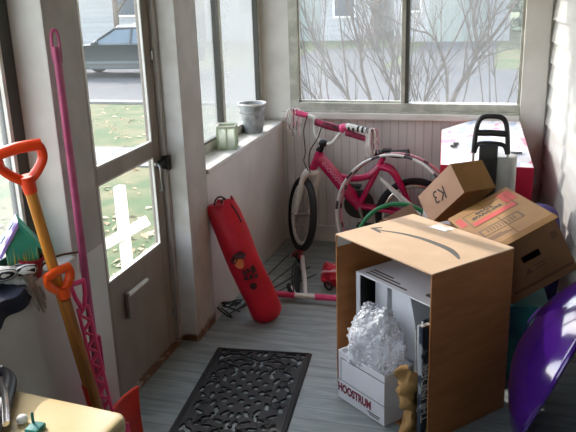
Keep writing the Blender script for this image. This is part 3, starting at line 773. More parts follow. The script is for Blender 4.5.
# ---------------------------------------------------------------- things on the near sill
t = thing('birdhouse', 'teal toy birdhouse with violet roof on the near window sill', 'birdhouse', (-.062,1.842,.81), (0,0,R(40)))
b = MB(); Mx = Matrix(((1,0,0,0),(0,0,1,0),(0,1,0,0),(0,0,0,1)))
b.prism([(-.055,0),(.055,0),(.060,.105),(0,.185),(-.060,.105)], -.05, .04, Mx); b.build('walls', M['teal_house'], t, smooth=0, bevel=.002)
for sx, nm in ((-1,'roof'),(1,'roof')):   # violet side and teal side
    q = MB(); q.prism([(0,.185),(sx*.078,.082),(sx*.086,.092),(0,.205)], -.062, .055, Mx); ro = q.build(nm, M['violet_roof' if sx < 0 else 'teal_house'], t, smooth=0, bevel=.002)
    if sx < 0:
        bp = MB()
        for a in (.25, .62):
            c = Vector((sx*.1*a, 0, .217-.115*a)); e = Matrix.Translation(c) @ Matrix.Rotation(-R(49)*1, 4, 'Y')
            bp.box((-.016,-.05,-.002),(.016,-.01,.004), e)
        bp.build('roof_patches', M['pale_blue'], ro, smooth=0)
rnd = random.Random(3); gr = MB()
for k in range(46):
    x = rnd.uniform(-.055,.055); h = rnd.uniform(.03,.12); d = rnd.uniform(-.008,.008)
    gr.add([(x-.0022,-.0515,.008),(x+.0022,-.0515,.008),(x+d,-.0515,h),(x-.0022,-.0485,.008),(x+.0022,-.0485,.008),(x+d,-.0485,h)], [(0,1,2),(5,4,3),(0,3,4,1),(1,4,5,2),(2,5,3,0)])
gr.build('painted_grass', M['yellow'], t, smooth=0)
t.scale = (.80,.80,.92)
t = thing('flowerpot', 'small dark red plastic pot beside the birdhouse', 'pot', (-.022,1.832,.81)); t.scale = (1.12,1.12,1)
MB().lathe([(.022,0),(.031,.05),(.036,.052),(.036,.062),(.030,.062),(.021,.008),(.001,.008)], 28, cap=False).build('pot', M['pot_red'], t)
def glove(mb, L=.10, w=.038, curl=0.0, sag=0.0):
    def bend(p):
        x, y, z = p; 
        if x > curl: z = z - sag*(x-curl)**1.0; x = curl+(x-curl)*max(.25, 1-sag*.6)
        return (x, y, z)
    vs = MB(); vs.ball((0,0,.012),(L*.62,w,.015),18,10)
    vs.ball((-L*.72,0,.012),(L*.42,w*.75,.016),14,8)
    for i, (yy, l) in enumerate(((-.027,.062),(-.009,.075),(.009,.072),(.027,.058))):
        vs.tube([(L*.4,yy*w/.038,.011),(L*.4+l*.5,yy*1.15*w/.038,.013),(L*.4+l*.9,yy*1.25*w/.038,.011),(L*.4+l,yy*1.25*w/.038,.011)], [.0095,.010,.0085,.003], 8)
    vs.tube([(-.02,w*.7,.011),(.02,w*1.35,.013),(.042,w*1.45,.011),(.047,w*1.45,.011)], [.011,.011,.009,.003], 8)
    mb.add([bend(v) for v in vs.v], vs.f); return mb
t = glove(MB()).build('knit_glove', M['knit_stripe'], smooth=60); t.location = (-.045,1.715,.842); t.rotation_euler = (R(-10),R(2),R(55)); t.scale = (.9,.95,1.5)
tag(t, 'black and white striped knit glove lying on top of the grey one', 'glove')
t = glove(MB(), .10, .04, .035, .9).build('knit_glove', M['knit_grey'], smooth=60); t.location = (-.028,1.765,.812); t.rotation_euler = (R(2),0,R(16)); t.scale = (.95,1.0,1.5)
tag(t, 'grey knit glove with fingers drooping over the sill edge', 'glove')
nv = MB(); nv.sheet(16, 18, lambda u, v: (-.07+.095*min(1,v*1.6)+.012*math.sin(u*9)*v, 1.50+.22*u+.01*math.sin(v*7), .815-.055*max(0, v-.6)/.4*(.75+.25*math.sin(u*3+1))+.004*math.sin(u*14)), .008)
tag(nv.build('folded_cloth', M['navy']), 'dark navy cloth hanging over the sill edge beneath the gloves', 'cloth')
tw = MB(); tw.tube(smooth_path([(.0,1.79,.822),(.012,1.86,.852),(.02,1.93,.848),(.035,2.0,.832)], 6), [.0035]*19, 6)
tag(tw.build('dry_twig', M['twig']), 'thin brown twig sticking out from the sill behind the orange grips', 'twig')

tz_ = MB()
for k in range(9):
    a = k*.7; tz_.tube([(0,0,0),(.006*math.cos(a),.006*math.sin(a),-.015),(.009*math.cos(a),.009*math.sin(a),-.06)], .0022, 5)
tz_.ball((0,0,.0),(.006,.006,.006),8,6)
o = tz_.build('cord_tassel', M['white_plastic']); o.location = (.036,2.0,.826); tag(o, 'small white tassel hanging at the end of the twig beside the pink pole', 'tassel')

# ---------------------------------------------------------------- cream table at the lower left
t = thing('plastic_table', 'cream plastic side table with rounded corners in the near left corner', 'table', (.245,1.10,0), (0,0,R(-6)))
def rrect(w, d, r, n=8):
    out = []
    for (cx, cy, a0) in ((w-r, d-r, 0), (-w+r, d-r, 90), (-w+r, -d+r, 180), (w-r, -d+r, 270)):
        for k in range(n+1):
            a = R(a0+90*k/n); out.append((cx+r*math.cos(a), cy+r*math.sin(a)))
    return out
tp = MB(); tp.prism(rrect(.215,.36,.035), .595, .64); tp.build('tabletop', M['cream'], t, smooth=50, bevel=.012)
for sx in (-1,1):
    for sy in (-1,1):
        l = MB(); l.tube([(sx*.185,sy*.32,0),(sx*.17,sy*.30,.60)], [.016,.022], 10); l.build('leg', M['cream'], t)
t = thing('hand_tool', 'black tool with a silver lever lying on the cream table', 'tool', (.085,1.40,.644)); t.scale = (1.15,1.15,1.15)
a = MB(); a.tube(smooth_path([(-.10,.02,.02),(-.03,.085,.022),(.02,.075,.022),(.055,.03,.02),(.10,-.06,.018),(.13,-.14,.015)], 6), [.017]*31, 10, flat=.8); a.build('handle', M['black'], t)
a = MB(); a.tube(smooth_path([(.03,.035,.036),(.09,-.03,.034),(.15,-.11,.03)], 6), .009, 8, flat=.6); a.build('lever', M['chrome'], t)
a = MB(); a.ball((-.015,.085,.037),(.013,.013,.006),14,8); a.build('bolt', M['chrome'], t)
a = MB(); a.tube(smooth_path([(-.03,.03,.018),(.03,-.02,.018),(.06,-.09,.016)], 6), .016, 10, flat=.8); a.build('second_handle', M['black'], t)
a = MB(); a.tube([(-.05,.035,.036),(.005,.03,.038),(.02,.02,.036)], .010, 8, flat=.5); a.build('clasp', M['steel'], t)
a = MB(); a.tube(smooth_path([(.0,-.03,.035),(.03,-.05,.034),(.05,-.09,.03)], 5), .005, 8); a.build('spring', M['steel'], t)
k = MB(); k.ball((0,0,.012),(.015,.015,.012),16,10); k = k.build('plastic_bead', M['white_plastic']); k.location = (.255,1.335,.64); tag(k, 'shiny white round bead lying on the cream table beside the black tool', 'bead')
k = MB(); k.box((-.018,-.02,0),(.018,.02,.014)); k.tube([(-.012,.01,.012),(-.014,.014,.04)], .0025, 6); k = k.build('green_clip', M['teal'], bevel=.004); k.location = (.305,1.315,.64); tag(k, 'small dark green clip on the cream table next to the white bead', 'clip')

# ---------------------------------------------------------------- sill beyond the door
t = thing('lantern', 'square glass candle lantern with green edges on the far sill', 'lantern', (-.062,3.695,.81), (0,0,R(14)))
w = .048; fr = MB()
for sx in (-1,1):
    for sy in (-1,1): fr.box((sx*w-.005,sy*w-.005,0),(sx*w+.005,sy*w+.005,.125))
for zz in (0,.115):
    for s in (-1,1):
        fr.box((-w,s*w-.005,zz),(w,s*w+.005,zz+.011)); fr.box((s*w-.005,-w,zz),(s*w+.005,w,zz+.011))
for s in (-1,1): fr.box((-.004,s*w-.004,0),(.004,s*w+.004,.12)); fr.box((s*w-.004,-.004,0),(s*w+.004,.004,.12))
fr.build('frame', mat('pale green glass edge', 'a9b89a', .3), t, smooth=0, bevel=.001)
gp = MB()
for s in (-1,1): gp.box((-w,s*w-.0015,.01),(w,s*w+.0015,.118)); gp.box((s*w-.0015,-w,.01),(s*w+.0015,w,.118))
gp.build('glass_panel', hazy_glass('lantern glass', .45, (.85,.9,.82)), t, smooth=0)
MB().tube([(0,0,.004),(0,0,.075)], .026, 20).build('candle', M['white_plastic'], t)
rim = MB(); rim.tube([(-w,-w,.126),(w,-w,.126),(w,w,.126),(-w,w,.126)], .006, 6, True); rim.build('rim', M['white_plastic'], t)
t = thing('metal_bucket', 'small galvanized bucket with a pale rim beside the glass lantern', 'bucket', (-.062,4.135,.81))
MB().lathe([(.055,0),(.058,.004),(.078,.165),(.083,.168),(.083,.176),(.076,.176),(.074,.165),(.054,.01),(.001,.01)], 36, cap=False).build('pail', M['zinc'], t)
MB().torus((0,0,.174),(0,0,1),.081,.005,40,8).build('rim', M['white_plastic'], t)
so = MB(); so.ball((0,0,.13),(.072,.072,.02),20,8); so.build('soil', mat('potting soil', '241d19', .95, col2='3a2f28', scale=60, bump=1, bscale=120), t)
hb = MB(); hb.tube(smooth_path([(.083,0,.160),(.08,-.05,.15),(.055,-.085,.135),(0,-.098,.125),(-.055,-.085,.135),(-.08,-.05,.15),(-.083,0,.160)], 5), .0028, 6); hb.build('bail_handle', M['steel'], t)

# ---------------------------------------------------------------- red bag leaning on the half wall
a, b = Vector((.268,3.285,.012)), Vector((.050,3.24,.632))
ax = b-a; L = ax.length
t = thing('chair_bag', 'red nylon carry bag leaning against the half wall with drawstring top', 'bag', a, orient(a, ax, (.92,.38,0)))
bg = MB(); N_ = 22; seg = 24; vs = []; fs = []
for i in range(N_+1):
    f_ = i/N_; rx = .082*(1 if f_ < .86 else 1-.10*(f_-.86)/.14); ry = .056 - .022*f_**3
    if f_ < .06: rx *= .72+.28*math.sqrt(f_/.06); ry *= .72+.28*math.sqrt(f_/.06)
    for k in range(seg):
        an = 2*PI*k/seg; q = 1+.05*math.sin(3*an+9*f_)+.035*noise.noise(Vector((math.cos(an)*2, math.sin(an)*2, f_*9)))
        zz = L*f_ + (.018*math.sin(5*an) if i == N_ else 0)
        vs.append((rx*math.cos(an)*q, ry*math.sin(an)*q, zz))
for i in range(N_):
    for k in range(seg): fs.append((i*seg+k, i*seg+(k+1) % seg, (i+1)*seg+(k+1) % seg, (i+1)*seg+k))
fs += [tuple(range(seg))[::-1], tuple(range(N_*seg, (N_+1)*seg))]
bg.add(vs, fs); bg.build('bag', M['bag_red'], t, smooth=80)
# camera-side face of the bag is local -y? emblem placed on it
side = -1
em = MB()
def on_bag(x, z):
    f_ = z/L; ry = .056-.022*f_**3; return (x, side*(ry*math.sqrt(max(0, 1-(x/.076)**2))*1.05+.004), z)
def patch(mb, poly, th=.004):
    P = [Vector(on_bag(x, z)) for x, z in poly]; c = sum(P, Vector())/len(P); n = len(P)
    vs = P + [p + Vector((0, side*th, 0)) for p in P]; mb.add(vs, [tuple(range(n)), tuple(range(n, 2*n))[::-1]] + [(i, (i+1) % n, n+(i+1) % n, n+i) for i in range(n)])
def disc(x, z, r, q=1): return [(x+r*math.cos(k*PI/6), z+q*r*math.sin(k*PI/6)) for k in range(12)]
Zc = .36
patch(em, disc(-.024, Zc-.006, .024, 1.2)); em.build('orange_face_emblem', M['emblem_orange'], t, smooth=0)
e2 = MB(); patch(e2, [(-.062,Zc+.016),(-.035,Zc+.045),(.004,Zc+.05),(.026,Zc+.026),(.008,Zc+.008),(-.02,Zc+.018),(-.048,Zc-.006)], .006)
for (x, z, w_, h_) in ((-.02,Zc-.062,.010,.014),(.002,Zc-.056,.009,.013),(.028,Zc-.062,.013,.022),(-.022,Zc-.092,.011,.011),(.004,Zc-.094,.010,.013),(.03,Zc-.1,.01,.012)): patch(e2, [(x-w_,z-h_),(x+w_,z-h_*.6),(x+w_*.7,z+h_),(x-w_*.8,z+h_*.8)], .003)
patch(e2, disc(-.004, Zc-.142, .019), .003); e2.build('dark_emblem_marks', M['emblem_dark'], t, smooth=0)
dc = MB(); dc.tube(smooth_path([(-.035,-.02,L-.01),(-.01,-.03,L+.03),(.02,-.02,L+.035),(.045,-.02,L+.0),(.062,-.03,L-.06),(.066,-.034,L-.12)], 6), .004, 6)
dc.tube(smooth_path([(.01,-.02,L),(.03,-.02,L+.02),(.04,-.025,L-.02)], 5), .004, 6)
dc.build('drawstring', M['cord'], t)

# ---------------------------------------------------------------- thin metal rods behind the bag
rods = [((.045,3.31,.006),(.30,4.02,.012)), ((.07,3.33,.014),(.22,4.10,.02)), ((.055,3.36,.022),(.13,4.16,.03)), ((.09,3.32,.03),(.36,3.92,.008))]
for i, (p, q) in enumerate(rods):
    p = Vector(p); q = Vector(q); t = thing('wire_plant_stake', 'thin black wire stake with a loop end lying along the half wall', 'stake', p, (0,0,0), 'black wire stakes on the floor behind the red bag')
    MB().tube([(0,0,.0035),tuple(q-p+Vector((0,0,.003)))], .0035, 6).build('rod', M['cord'], t)
    d = (q-p).normalized(); lb = MB(); c = -d*.045
    lb.torus((c.x,c.y,.028+.008*i),(.5-.3*i,.4,.7), .048, .0042, 28, 6); lb.build('loop', M['cord'], t)

# ---------------------------------------------------------------- folded scooter on the floor
t = thing('kick_scooter', 'pink handled kick scooter lying folded on the floor in front of the bicycle', 'scooter', (.385,3.55,0))
s = MB(); s.tube([(.008,.0,.035),(-.06,.24,.045),(-.15,.53,.05)], [.0125,.013,.015], 12); s.build('stem', M['silver_paint'], t)
s = MB(); s.tube([(-.055,0,.035),(.07,0.005,.035)], .014, 12); s.build('handlebar_clamp', M['white_plastic'], t)
for x0, x1 in ((-.16,-.05),(.06,.185)):
    g = MB(); g.tube([(x0,-.003+.02*x0,.035),(x0+.006,0+.02*x0,.035),(x1,.02*x1,.035)], [.017,.0175,.016], 12); g.build('grip', M['pink_grip'], t)
dk = MB(); Mx = Matrix.Translation((-.10,.22,.03)) @ Matrix.Rotation(R(13), 4, 'Z') @ Matrix.Rotation(R(62), 4, 'Y')
dk.prism(rrect(.028,.19,.02), -.008, .008, Mx); dk.build('deck', M['black'], t, smooth=40, bevel=.002)
for yy in (.46,.02):
    c = Vector((-.155,.50,.05)) if yy > .2 else Vector((-.055,.015,.047)); 
    if yy < .2: c = Vector((-.075,.04,.045))
    wh = MB(); wh.torus(c, (.8,.1,.6), .034, .012, 28, 8); wo = wh.build('wheel', M['tire'], t)
    h = MB(); Mq = Matrix.Translation(c) @ Vector((.8,.1,.6)).to_track_quat('Z','Y').to_matrix().to_4x4(); h.lathe([(.006,-.012),(.026,-.009),(.026,.009),(.006,.012)], 20, Mq); h.build('hub', M['red_toy'] if yy > .2 else M['white_plastic'], wo)
fk = MB(); fk.tube([(-.15,.53,.05),(-.17,.545,.075)], .012, 8); fk.box((-.205,.50,.06),(-.155,.575,.078)); fk.build('fork', M['pot_red'], t, smooth=30)
cb = MB(); cb.tube(smooth_path([(-.06,.01,.05),(-.10,.12,.085),(-.14,.3,.085),(-.16,.45,.07)], 6), .004, 6); cb.build('cable', M['cord'], t)

# red bundle by the big box
t = thing('red_bundle', 'small red fabric bundle with pinkish trim half hidden beside the big open box', 'bundle', (.50,3.80,0))
b = MB(); b.ball((0,0,.06),(.075,.06,.06),18,12)
b.v = [tuple(Vector(v)*(1+.5*noise.noise(Vector(v)*22)) ) for v in b.v]; b.v = [(x,y,max(z,.001)) for x,y,z in b.v]
b.build('cloth', M['red_toy'], t, smooth=30)
b = MB(); b.tube(smooth_path([(-.085,.03,.06),(-.05,-.03,.098),(.0,-.045,.11),(.05,-.03,.108)], 6), .012, 8, flat=.5); b.tube(smooth_path([(-.05,.03,.098),(-.01,.0,.122),(.04,.02,.118)], 5), .010, 8, flat=.5); b.build('trim', mat('pale pink trim', 'd9a0aa', .7), t)
b = MB(); b.torus((-.02,-.075,.03),(.5,1,.2),.025,.006,24,6); b.build('strap', M['cord'], t)
# ---------------------------------------------------------------- child's bicycle
t = thing('bicycle', "child's pink bicycle with white fork and turned handlebar under the back window", 'bicycle', (.55, 4.33, 0))
O = Vector((.55, 4.33, 0))
def W(*p): return tuple(Vector(p) - O)
HF = Vector((.195, 4.255, .272)); HR = Vector((.875, 4.40, .255)); BB = Vector((.545, 4.325, .325))
AF = Vector((.835, .53, -.13)).normalized()      # front axle
AR = Vector((.21, -.978, .05)).normalized()       # rear axle, towards the viewer
CROWN = Vector((.262, 4.262, .545)); HEAD = Vector((.318, 4.262, .675)); CLAMP = Vector((.345, 4.235, .735))
SEATT = Vector((.665, 4.35, .575))
def wheel(c, ax, rad, front):
    w = MB(); w.torus(c-O, ax, rad-.022, .022, 48, 12); wo = w.build('wheel', M['tire'], t)
    r = MB(); r.torus(c-O, ax, rad-.052, .011, 48, 8, flat=1.3); r.build('rim', M['white_plastic'] if front else M['chrome'], wo)
    x, y, z = frame((0,0,0), ax); s = MB()
    for k in range(20):
        a = 2*PI*k/20; d = math.cos(a)*x + math.sin(a)*y; e = math.cos(a+.5*(1 if k % 2 else -1))*x + math.sin(a+.5*(1 if k % 2 else -1))*y
        s.tube([c-O+e*.018+ax*(.022 if k % 4 < 2 else -.022), c-O+d*(rad-.055)], .0016, 5)
    s.build('spokes', M['steel'], wo)
    h = MB(); h.tube([c-O-ax*.045, c-O+ax*.045], .016, 14); h.tube([c-O-ax*.065, c-O+ax*.065], .006, 8); h.build('hub', M['steel'], wo)
wheel(HF, AF, .238, True); wheel(HR, AR, .24, False)
f = MB()
f.tube([W(*HEAD), W(*(HEAD*.5+CROWN*.5)), W(*CROWN)], [.026,.025,.026], 14)
f.tube(smooth_path([W(*(HEAD*.75+CROWN*.25)), W(.40,4.285,.525), W(.50,4.31,.39), W(*BB)], 6), [.040]*7+[.042]*6+[.034]*6, 14, flat=.7)
f.tube(smooth_path([W(.395,4.285,.52), W(.50,4.315,.50), W(.60,4.335,.515), W(*SEATT)], 6), .021, 12)
f.tube([W(*BB), W(*SEATT), W(.69,4.352,.63)], .018, 12)
for s_ in (-1,1):
    o_ = AR*s_*.05
    f.tube(smooth_path([W(*(SEATT+o_*.4)), W(*(Vector((.74,4.365,.55))+o_)), W(*(Vector((.81,4.385,.42))+o_)), W(*(HR+o_))], 5), [.021]*10+[.017]*6, 10)
    f.tube([W(*(BB+o_*.5)), W(*(Vector((.70,4.36,.30))+o_)), W(*(HR+o_))], .013, 10)
f.tube([W(*(BB-AR*.035)), W(*(BB+AR*.035))], .026, 14)
f.build('frame', M['pink_bike'], t)
mk = MB(); rnd = random.Random(7)
dd = (Vector((.47,4.30,.43))-Vector((.335,4.27,.60)))
for k in range(9):
    c = Vector((.345,4.262,.60))+dd*(k/9)*1.0+Vector((.004,-.034,.006)); r_ = rnd.uniform(.007,.012)
    mk.torus(W(*c), (.12,-.99,.2), r_, .0022, 12, 5)
mk.build('frame_marks', M['bike_mark'], t)
fk = MB()
for s_ in (-1,1):
    o_ = AF*s_*.045
    fk.tube(smooth_path([W(*(CROWN+o_*.3+Vector((0,0,.01)))), W(*(CROWN+o_*.95-Vector((.0,.01,.015)))), W(*(HF*.3+CROWN*.7+o_*1.05)), W(*(HF+o_*1.05))], 5), [.020]*8+[.019]*4+[.016]*4, 12)
fk.ball(W(*CROWN), (.055,.034,.026), 16, 8)
fk.build('fork', M['white_plastic'], t)
st = MB(); st.tube([W(*HEAD), W(*CLAMP)], .016, 12); st.ball(W(*CLAMP), (.03,.026,.024), 14, 8); st.tube([W(.318,4.245,.70), W(.318,4.20,.70)], .012, 10); st.build('stem', M['black'], t)
hd = Vector((.97,-.17,-.12)).normalized()
lb = MB(); q = lambda s_, z, b=0: tuple(CLAMP + hd*s_ + Vector((.0,.0,z)) + Vector((.1,.0,0))*0 - O + Vector((0,-b,0)))
bar_pts = [q(-.185,.155), q(-.115,.150), q(-.055,.138), q(-.052,.06), q(-.03,.012), q(0,0), q(.05,.006), q(.09,.05), q(.125,.10), q(.145,.125), q(.185,.125)]
lb.tube(smooth_path(bar_pts, 5), .0115, 12); lb.build('handlebar', M['white_plastic'], t)
pd = MB(); pd.tube([q(-.05,.120), q(.03,.110), q(.125,.103)], [.021,.022,.020], 12); pd.build('crossbar_pad', M['pink_pad'], t)
for a_, b_, nm in ((-.185,-.10,'l'), (.155,.30,'r')):
    g = MB(); zz = .152 if a_ < 0 else .125
    g.tube([q(a_-.002,zz+.004), q((a_+b_)/2,zz), q(b_,zz-.003)], [.018,.0175,.017], 12)
    go = g.build('grip', M['pink_grip'] if nm == 'l' else M['white_plastic'], t)
    if nm == 'r':
        bd = MB()
        for k in range(5): bd.tube([q(.165+.028*k,.1245), q(.178+.028*k,.1245)], .0185, 12)
        bd.build('grip_rings', M['black'], go)
cl = MB(); cl.tube([q(.115,.10), q(.15,.125)], .022, 12); cl.ball(q(.13,.115), (.028,.024,.024), 12, 8); cl.build('bell', M['pink_grip'], t)
ptr = MB(); ptr.tube([q(.15,.09), q(.27,.075)], [.02,.017], 10); ptr.build('brake_lever', M['pink_pad'], t)
def streamers(e, seed, n):
    rnd = random.Random(seed); sets = {'white_plastic': MB(), 'bike_mark': MB(), 'twig': MB()}
    for k in range(n):
        a = rnd.uniform(0, 6.3); o_ = rnd.uniform(.012,.045); l = rnd.uniform(.07,.15); key = rnd.choice(['white_plastic']*3+['bike_mark','twig'])
        e_ = Vector(e); d = Vector((math.cos(a)*o_, math.sin(a)*o_*.7, 0))
        sets[key].tube(smooth_path([e_, e_+d*.7+Vector((0,0,.02)), e_+d*1.1+Vector((0,0,-.01)), e_+d*1.05+Vector((rnd.uniform(-.008,.008),0,-l*.6)), e_+d+Vector((rnd.uniform(-.012,.012),0,-l))], 4), .0022, 5)
    for key, mb in sets.items():
        if mb.v:
            so = mb.build('streamers', M[key], t); so['kind'] = 'stuff'
streamers(q(-.19,.158), 3, 34); streamers(q(.305,.12), 4, 34)
cbm = MB()
cbm.tube(smooth_path([q(.10,.11,.02), q(.02,.13,.05), q(-.02,.04,.06), W(.27,4.20,.69), W(.262,4.20,.60), W(.265,4.22,.55)], 6), .0035, 6)
cbm.tube(smooth_path([q(-.10,.15,.01), q(-.12,.06,.03), W(.235,4.22,.68), W(.225,4.22,.62), W(.25,4.23,.56)], 6), .0035, 6)
cbm.build('brake_cable', M['cord'], t)
cc = MB()
cc.sheet(10, 4, lambda u, v: W(.690+.25*u, 4.235-.075*u, .530-.185*u+(v-.5)*(.012+.014*u)), .006); cc.sheet(10, 4, lambda u, v: W(.690+.235*u, 4.232-.075*u, .526-.215*u+(v-.5)*(.010+.012*u)), .006)
cc.build('chain_cover', M['white_plastic'], t)
se = MB(); se.sheet(14, 12, lambda u, v: W(.635+.20*u, 4.35+.03*u+(v-.5)*(.05+.09*max(0,u-.35)/.65), .665+.012*math.cos((v-.5)*PI)-.02*u*(1-u)), .03); se.build('seat', M['black'], t)
sp = MB(); sp.tube([W(.68,4.35,.60), W(.705,4.355,.66)], .012, 10); sp.box(W(.685,4.33,.655), W(.735,4.385,.68)); sp.build('seat_post', M['black'], t, smooth=30)
cg = MB(); x_, y_, z_ = frame((0,0,0), AR); Mq = Matrix.Translation(Vector(W(*(BB-AR*.04)))) @ AR.to_track_quat('Z','Y').to_matrix().to_4x4()
cg.lathe([(.02,-.006),(.088,-.008),(.094,0),(.088,.008),(.02,.006)], 40, Mq); cg.build('chain_guard', M['black'], t)
MB().tube([W(*(BB+AR*.06)), W(*(BB+AR*.065+Vector((.03,.0,-.10))))], .009, 8).build('crank', M['steel'], t); MB().tube([W(*(BB-AR*.06)), W(*(BB-AR*.065+Vector((-.03,.0,.10))))], .009, 8).build('crank', M['steel'], t)
for s_, v_ in ((1,Vector((.03,.0,-.10))),(-1,Vector((-.03,.0,.10)))):
    c = BB+AR*s_*.10+v_; pe = MB(); pe.box(W(c.x-.045,c.y-.03,c.z-.01), W(c.x+.045,c.y+.03,c.z+.01)); pe.build('pedal', M['black'], t, smooth=0, bevel=.004)

# ---------------------------------------------------------------- hula hoops leaning on the bicycle
def hoop(label, c, rad, tube, tilt, rz, m, name='hula_hoop', group=None):
    o = MB().torus((0,0,0),(0,0,1),rad,tube,96,12).build(name, m); o.location = c; o.rotation_euler = (R(90-tilt), 0, R(rz)); return tag(o, label, 'hoop', group)
hoop('white hula hoop with black bands leaning in front of the pink bicycle', (.795, 4.00, .375), .345, .0078, 9, -12, M['hoop_bw'])
hoop('rose hula hoop with brown bands just behind the white banded hoop', (.818, 4.035, .372), .350, .0080, 8, -12, M['hoop_pink'])
hoop('smaller green hoop low behind the big open box', (.84, 3.93, .225), .235, .012, 24, 5, M['green'])

# ---------------------------------------------------------------- big open carton with the arrow mark
t = thing('cardboard_box', 'big open-sided cardboard box with a curved arrow mark on its sunlit-toned top', 'box', (1.086, 2.741, 0), (0,0,R(-40.4)))
w, d, h, e = .2745, .2125, .684, .005
b = MB()
b.box((-w,-d,0),(w,d,e)); b.box((-w,-d,e),(-w+e,d,h-e)); b.box((w-e,-d,e),(w,d,h-e)); b.box((-w+e,d-e,e),(w-e,d,h-e))
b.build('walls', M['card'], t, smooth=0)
MB().box((-w,-d,h-e),(w,d,h)).build('top_panel', M['card_sunlit'], t, smooth=0)  # sunlight on the top is put into this panel's colour
ar = MB(); pts = [(-.215,-.048),(-.187,-.040),(-.13,-.012),(-.079,.005),(-.02,.0155),(.037,.018),(.095,.016),(.146,.008),(.195,-.012),(.233,-.036)]
wd = [.002,.005,.007,.009,.0105,.012,.0135,.0135,.010,.003]
sp = smooth_path([(x,y,0) for x,y in pts], 4); ws_ = []
for i in range(len(sp)):
    f_ = i/4; k = min(int(f_), len(wd)-2); ws_.append(wd[k]+(wd[k+1]-wd[k])*(f_-k))
L_, R_ = [], []
for i, p in enumerate(sp):
    dv = (sp[min(i+1,len(sp)-1)]-sp[max(i-1,0)]).normalized(); n = Vector((-dv.y, dv.x, 0)); L_.append(p+n*ws_[i]); R_.append(p-n*ws_[i])
vs = [tuple(p+Vector((0,0,z))) for z in (h,h+.0006) for p in L_+R_]; n = len(sp); m2 = 2*n; fs = []
for i in range(n-1):
    fs += [(m2+i, m2+n+i, m2+n+i+1, m2+i+1), (i, i+1, n+i+1, n+i), (i, m2+i, m2+i+1, i+1), (n+i, n+i+1, m2+n+i+1, m2+n+i)]
ar.add(vs, fs)
ar.prism([(-.246,-.058),(-.222,-.012),(-.212,-.018),(-.222,-.044)], h, h+.0006); ar.prism([(-.246,-.058),(-.222,-.044),(-.175,-.055),(-.17,-.067)], h, h+.0006)
ar.build('arrow_mark', M['ink_grey'], t, smooth=0)
tp = MB(); tp.sheet(8, 6, lambda u, v: (-.10+.085*u, .135+.055*v+.01*u, h+.0012+.001*math.sin(u*9)*math.sin(v*7)), .0008); tp.build('tape_scrap', M['tape'], t)
MB().box((-w+e,-d+.005,h-.055),(-w+e+.001,-d+.075,h-.012)).build('inside_label', M['paper'], t, smooth=0)
BM = Matrix.Translation((1.086, 2.741, 0)) @ Matrix.Rotation(R(-40.4), 4, 'Z')
def inbox(x, y, z): return tuple(BM @ Vector((x, y, z)))
rzb = R(-40.4)
# white open carton standing inside
t = thing('white_carton', 'white open-fronted carton standing inside the big cardboard box', 'box', inbox(0,0,.0055), (0,0,rzb))
x0, x1, y0, y1, H, e = -.224, .214, -.148, .195, .516, .006
b = MB(); b.box((x0,y0,0),(x1,y1,e)); b.box((x0,y0,e),(x0+e,y1,H-e)); b.box((x1-e,y0,e),(x1,y1,H-e)); b.box((x0+e,y1-e,e),(x1-e,y1,H-e)); b.box((x0,y0,H-e),(x1,y1,H))
b.box((x0+e,y0,e),(x0+.024,y0+.004,H-e))
b.build('walls', M['white_card'], t, smooth=0)
b = MB(); b.box((x0+e,y1-e-.003,e),(x1-e,y1-e,H-e)); b.box((x0+e,y0+.006,e),(x0+e+.003,y1-e-.003,H-e)); b.box((x0+e+.003,y0+.012,H-e-.003),(x1-e,y1-e-.003,H-e)); b.box((x1-e-.003,y0+.012,e),(x1-e,y1-e-.003,H-e-.003)); b.build('painted_shade', M['black'], t, smooth=0)  # black sheets added to paint the shade inside the carton
ln = MB()
for k in range(3): ln.box((-.19,-.125+.02*k,H),(.05-.06*k,-.115+.02*k,H+.0006))
ln.build('printed_bars', M['ink_grey'], t, smooth=0)
ln = MB()
ln.prism([(.13,-.10),(.20,-.10),(.20,-.075),(.15,-.06),(.12,-.08)], H, H+.0006)
ln.build('printed_shape', M['ink_grey'], t, smooth=0)
# white slipcases inside it
t = thing('slipcase', 'narrow white slipcase at the left inside the white carton', 'case', inbox(-.145,.01,.012), (0,0,rzb))
MB().box((-.038,-.09,0),(.038,.14,.475)).build('case', M['white_card'], t, smooth=0, bevel=.003)
t = thing('slipcase', 'wide white slipcase with a slanted edge beside the narrow one', 'case', inbox(-.02,.025,.012), (0,0,rzb))
b = MB(); b.prism([(-.065,0),(.125,0),(.085,.30),(.045,.455),(-.065,.468)], -.10, .12, Matrix(((1,0,0,0),(0,0,1,0),(0,1,0,0),(0,0,0,1)))); b.build('case', M['white_card'], t, smooth=0, bevel=.002)
# magazines standing at the right inside
rnd = random.Random(5); cols = ['news','paper','magazine','white_card','magazine']
mags = ['thin newsprint magazine standing nearest the white slipcase','white paper magazine standing second from the slipcase','dark glossy magazine in the middle of the standing row','pale magazine standing fourth from the slipcase','dark magazine at the right end of the standing row']
for k in range(5):
    t = thing('magazine', mags[k], 'magazine', inbox(.112+.0175*k,-.03,.012), (R(0),R(-1.5+.6*k),rzb+R(4-2*k)), 'magazines standing in the white carton')
    hh = .37+.012*((k*2) % 5)
    MB().box((-.0055,-.095-.004*(k % 2),0),(.0055,.10,hh)).build('cover', M[cols[k]], t, smooth=0, bevel=.001)
    MB().box((-.004,-.097-.004*(k % 2),.004),(.004,-.09,hh-.002)).build('pages', M['paper'], t, smooth=0)
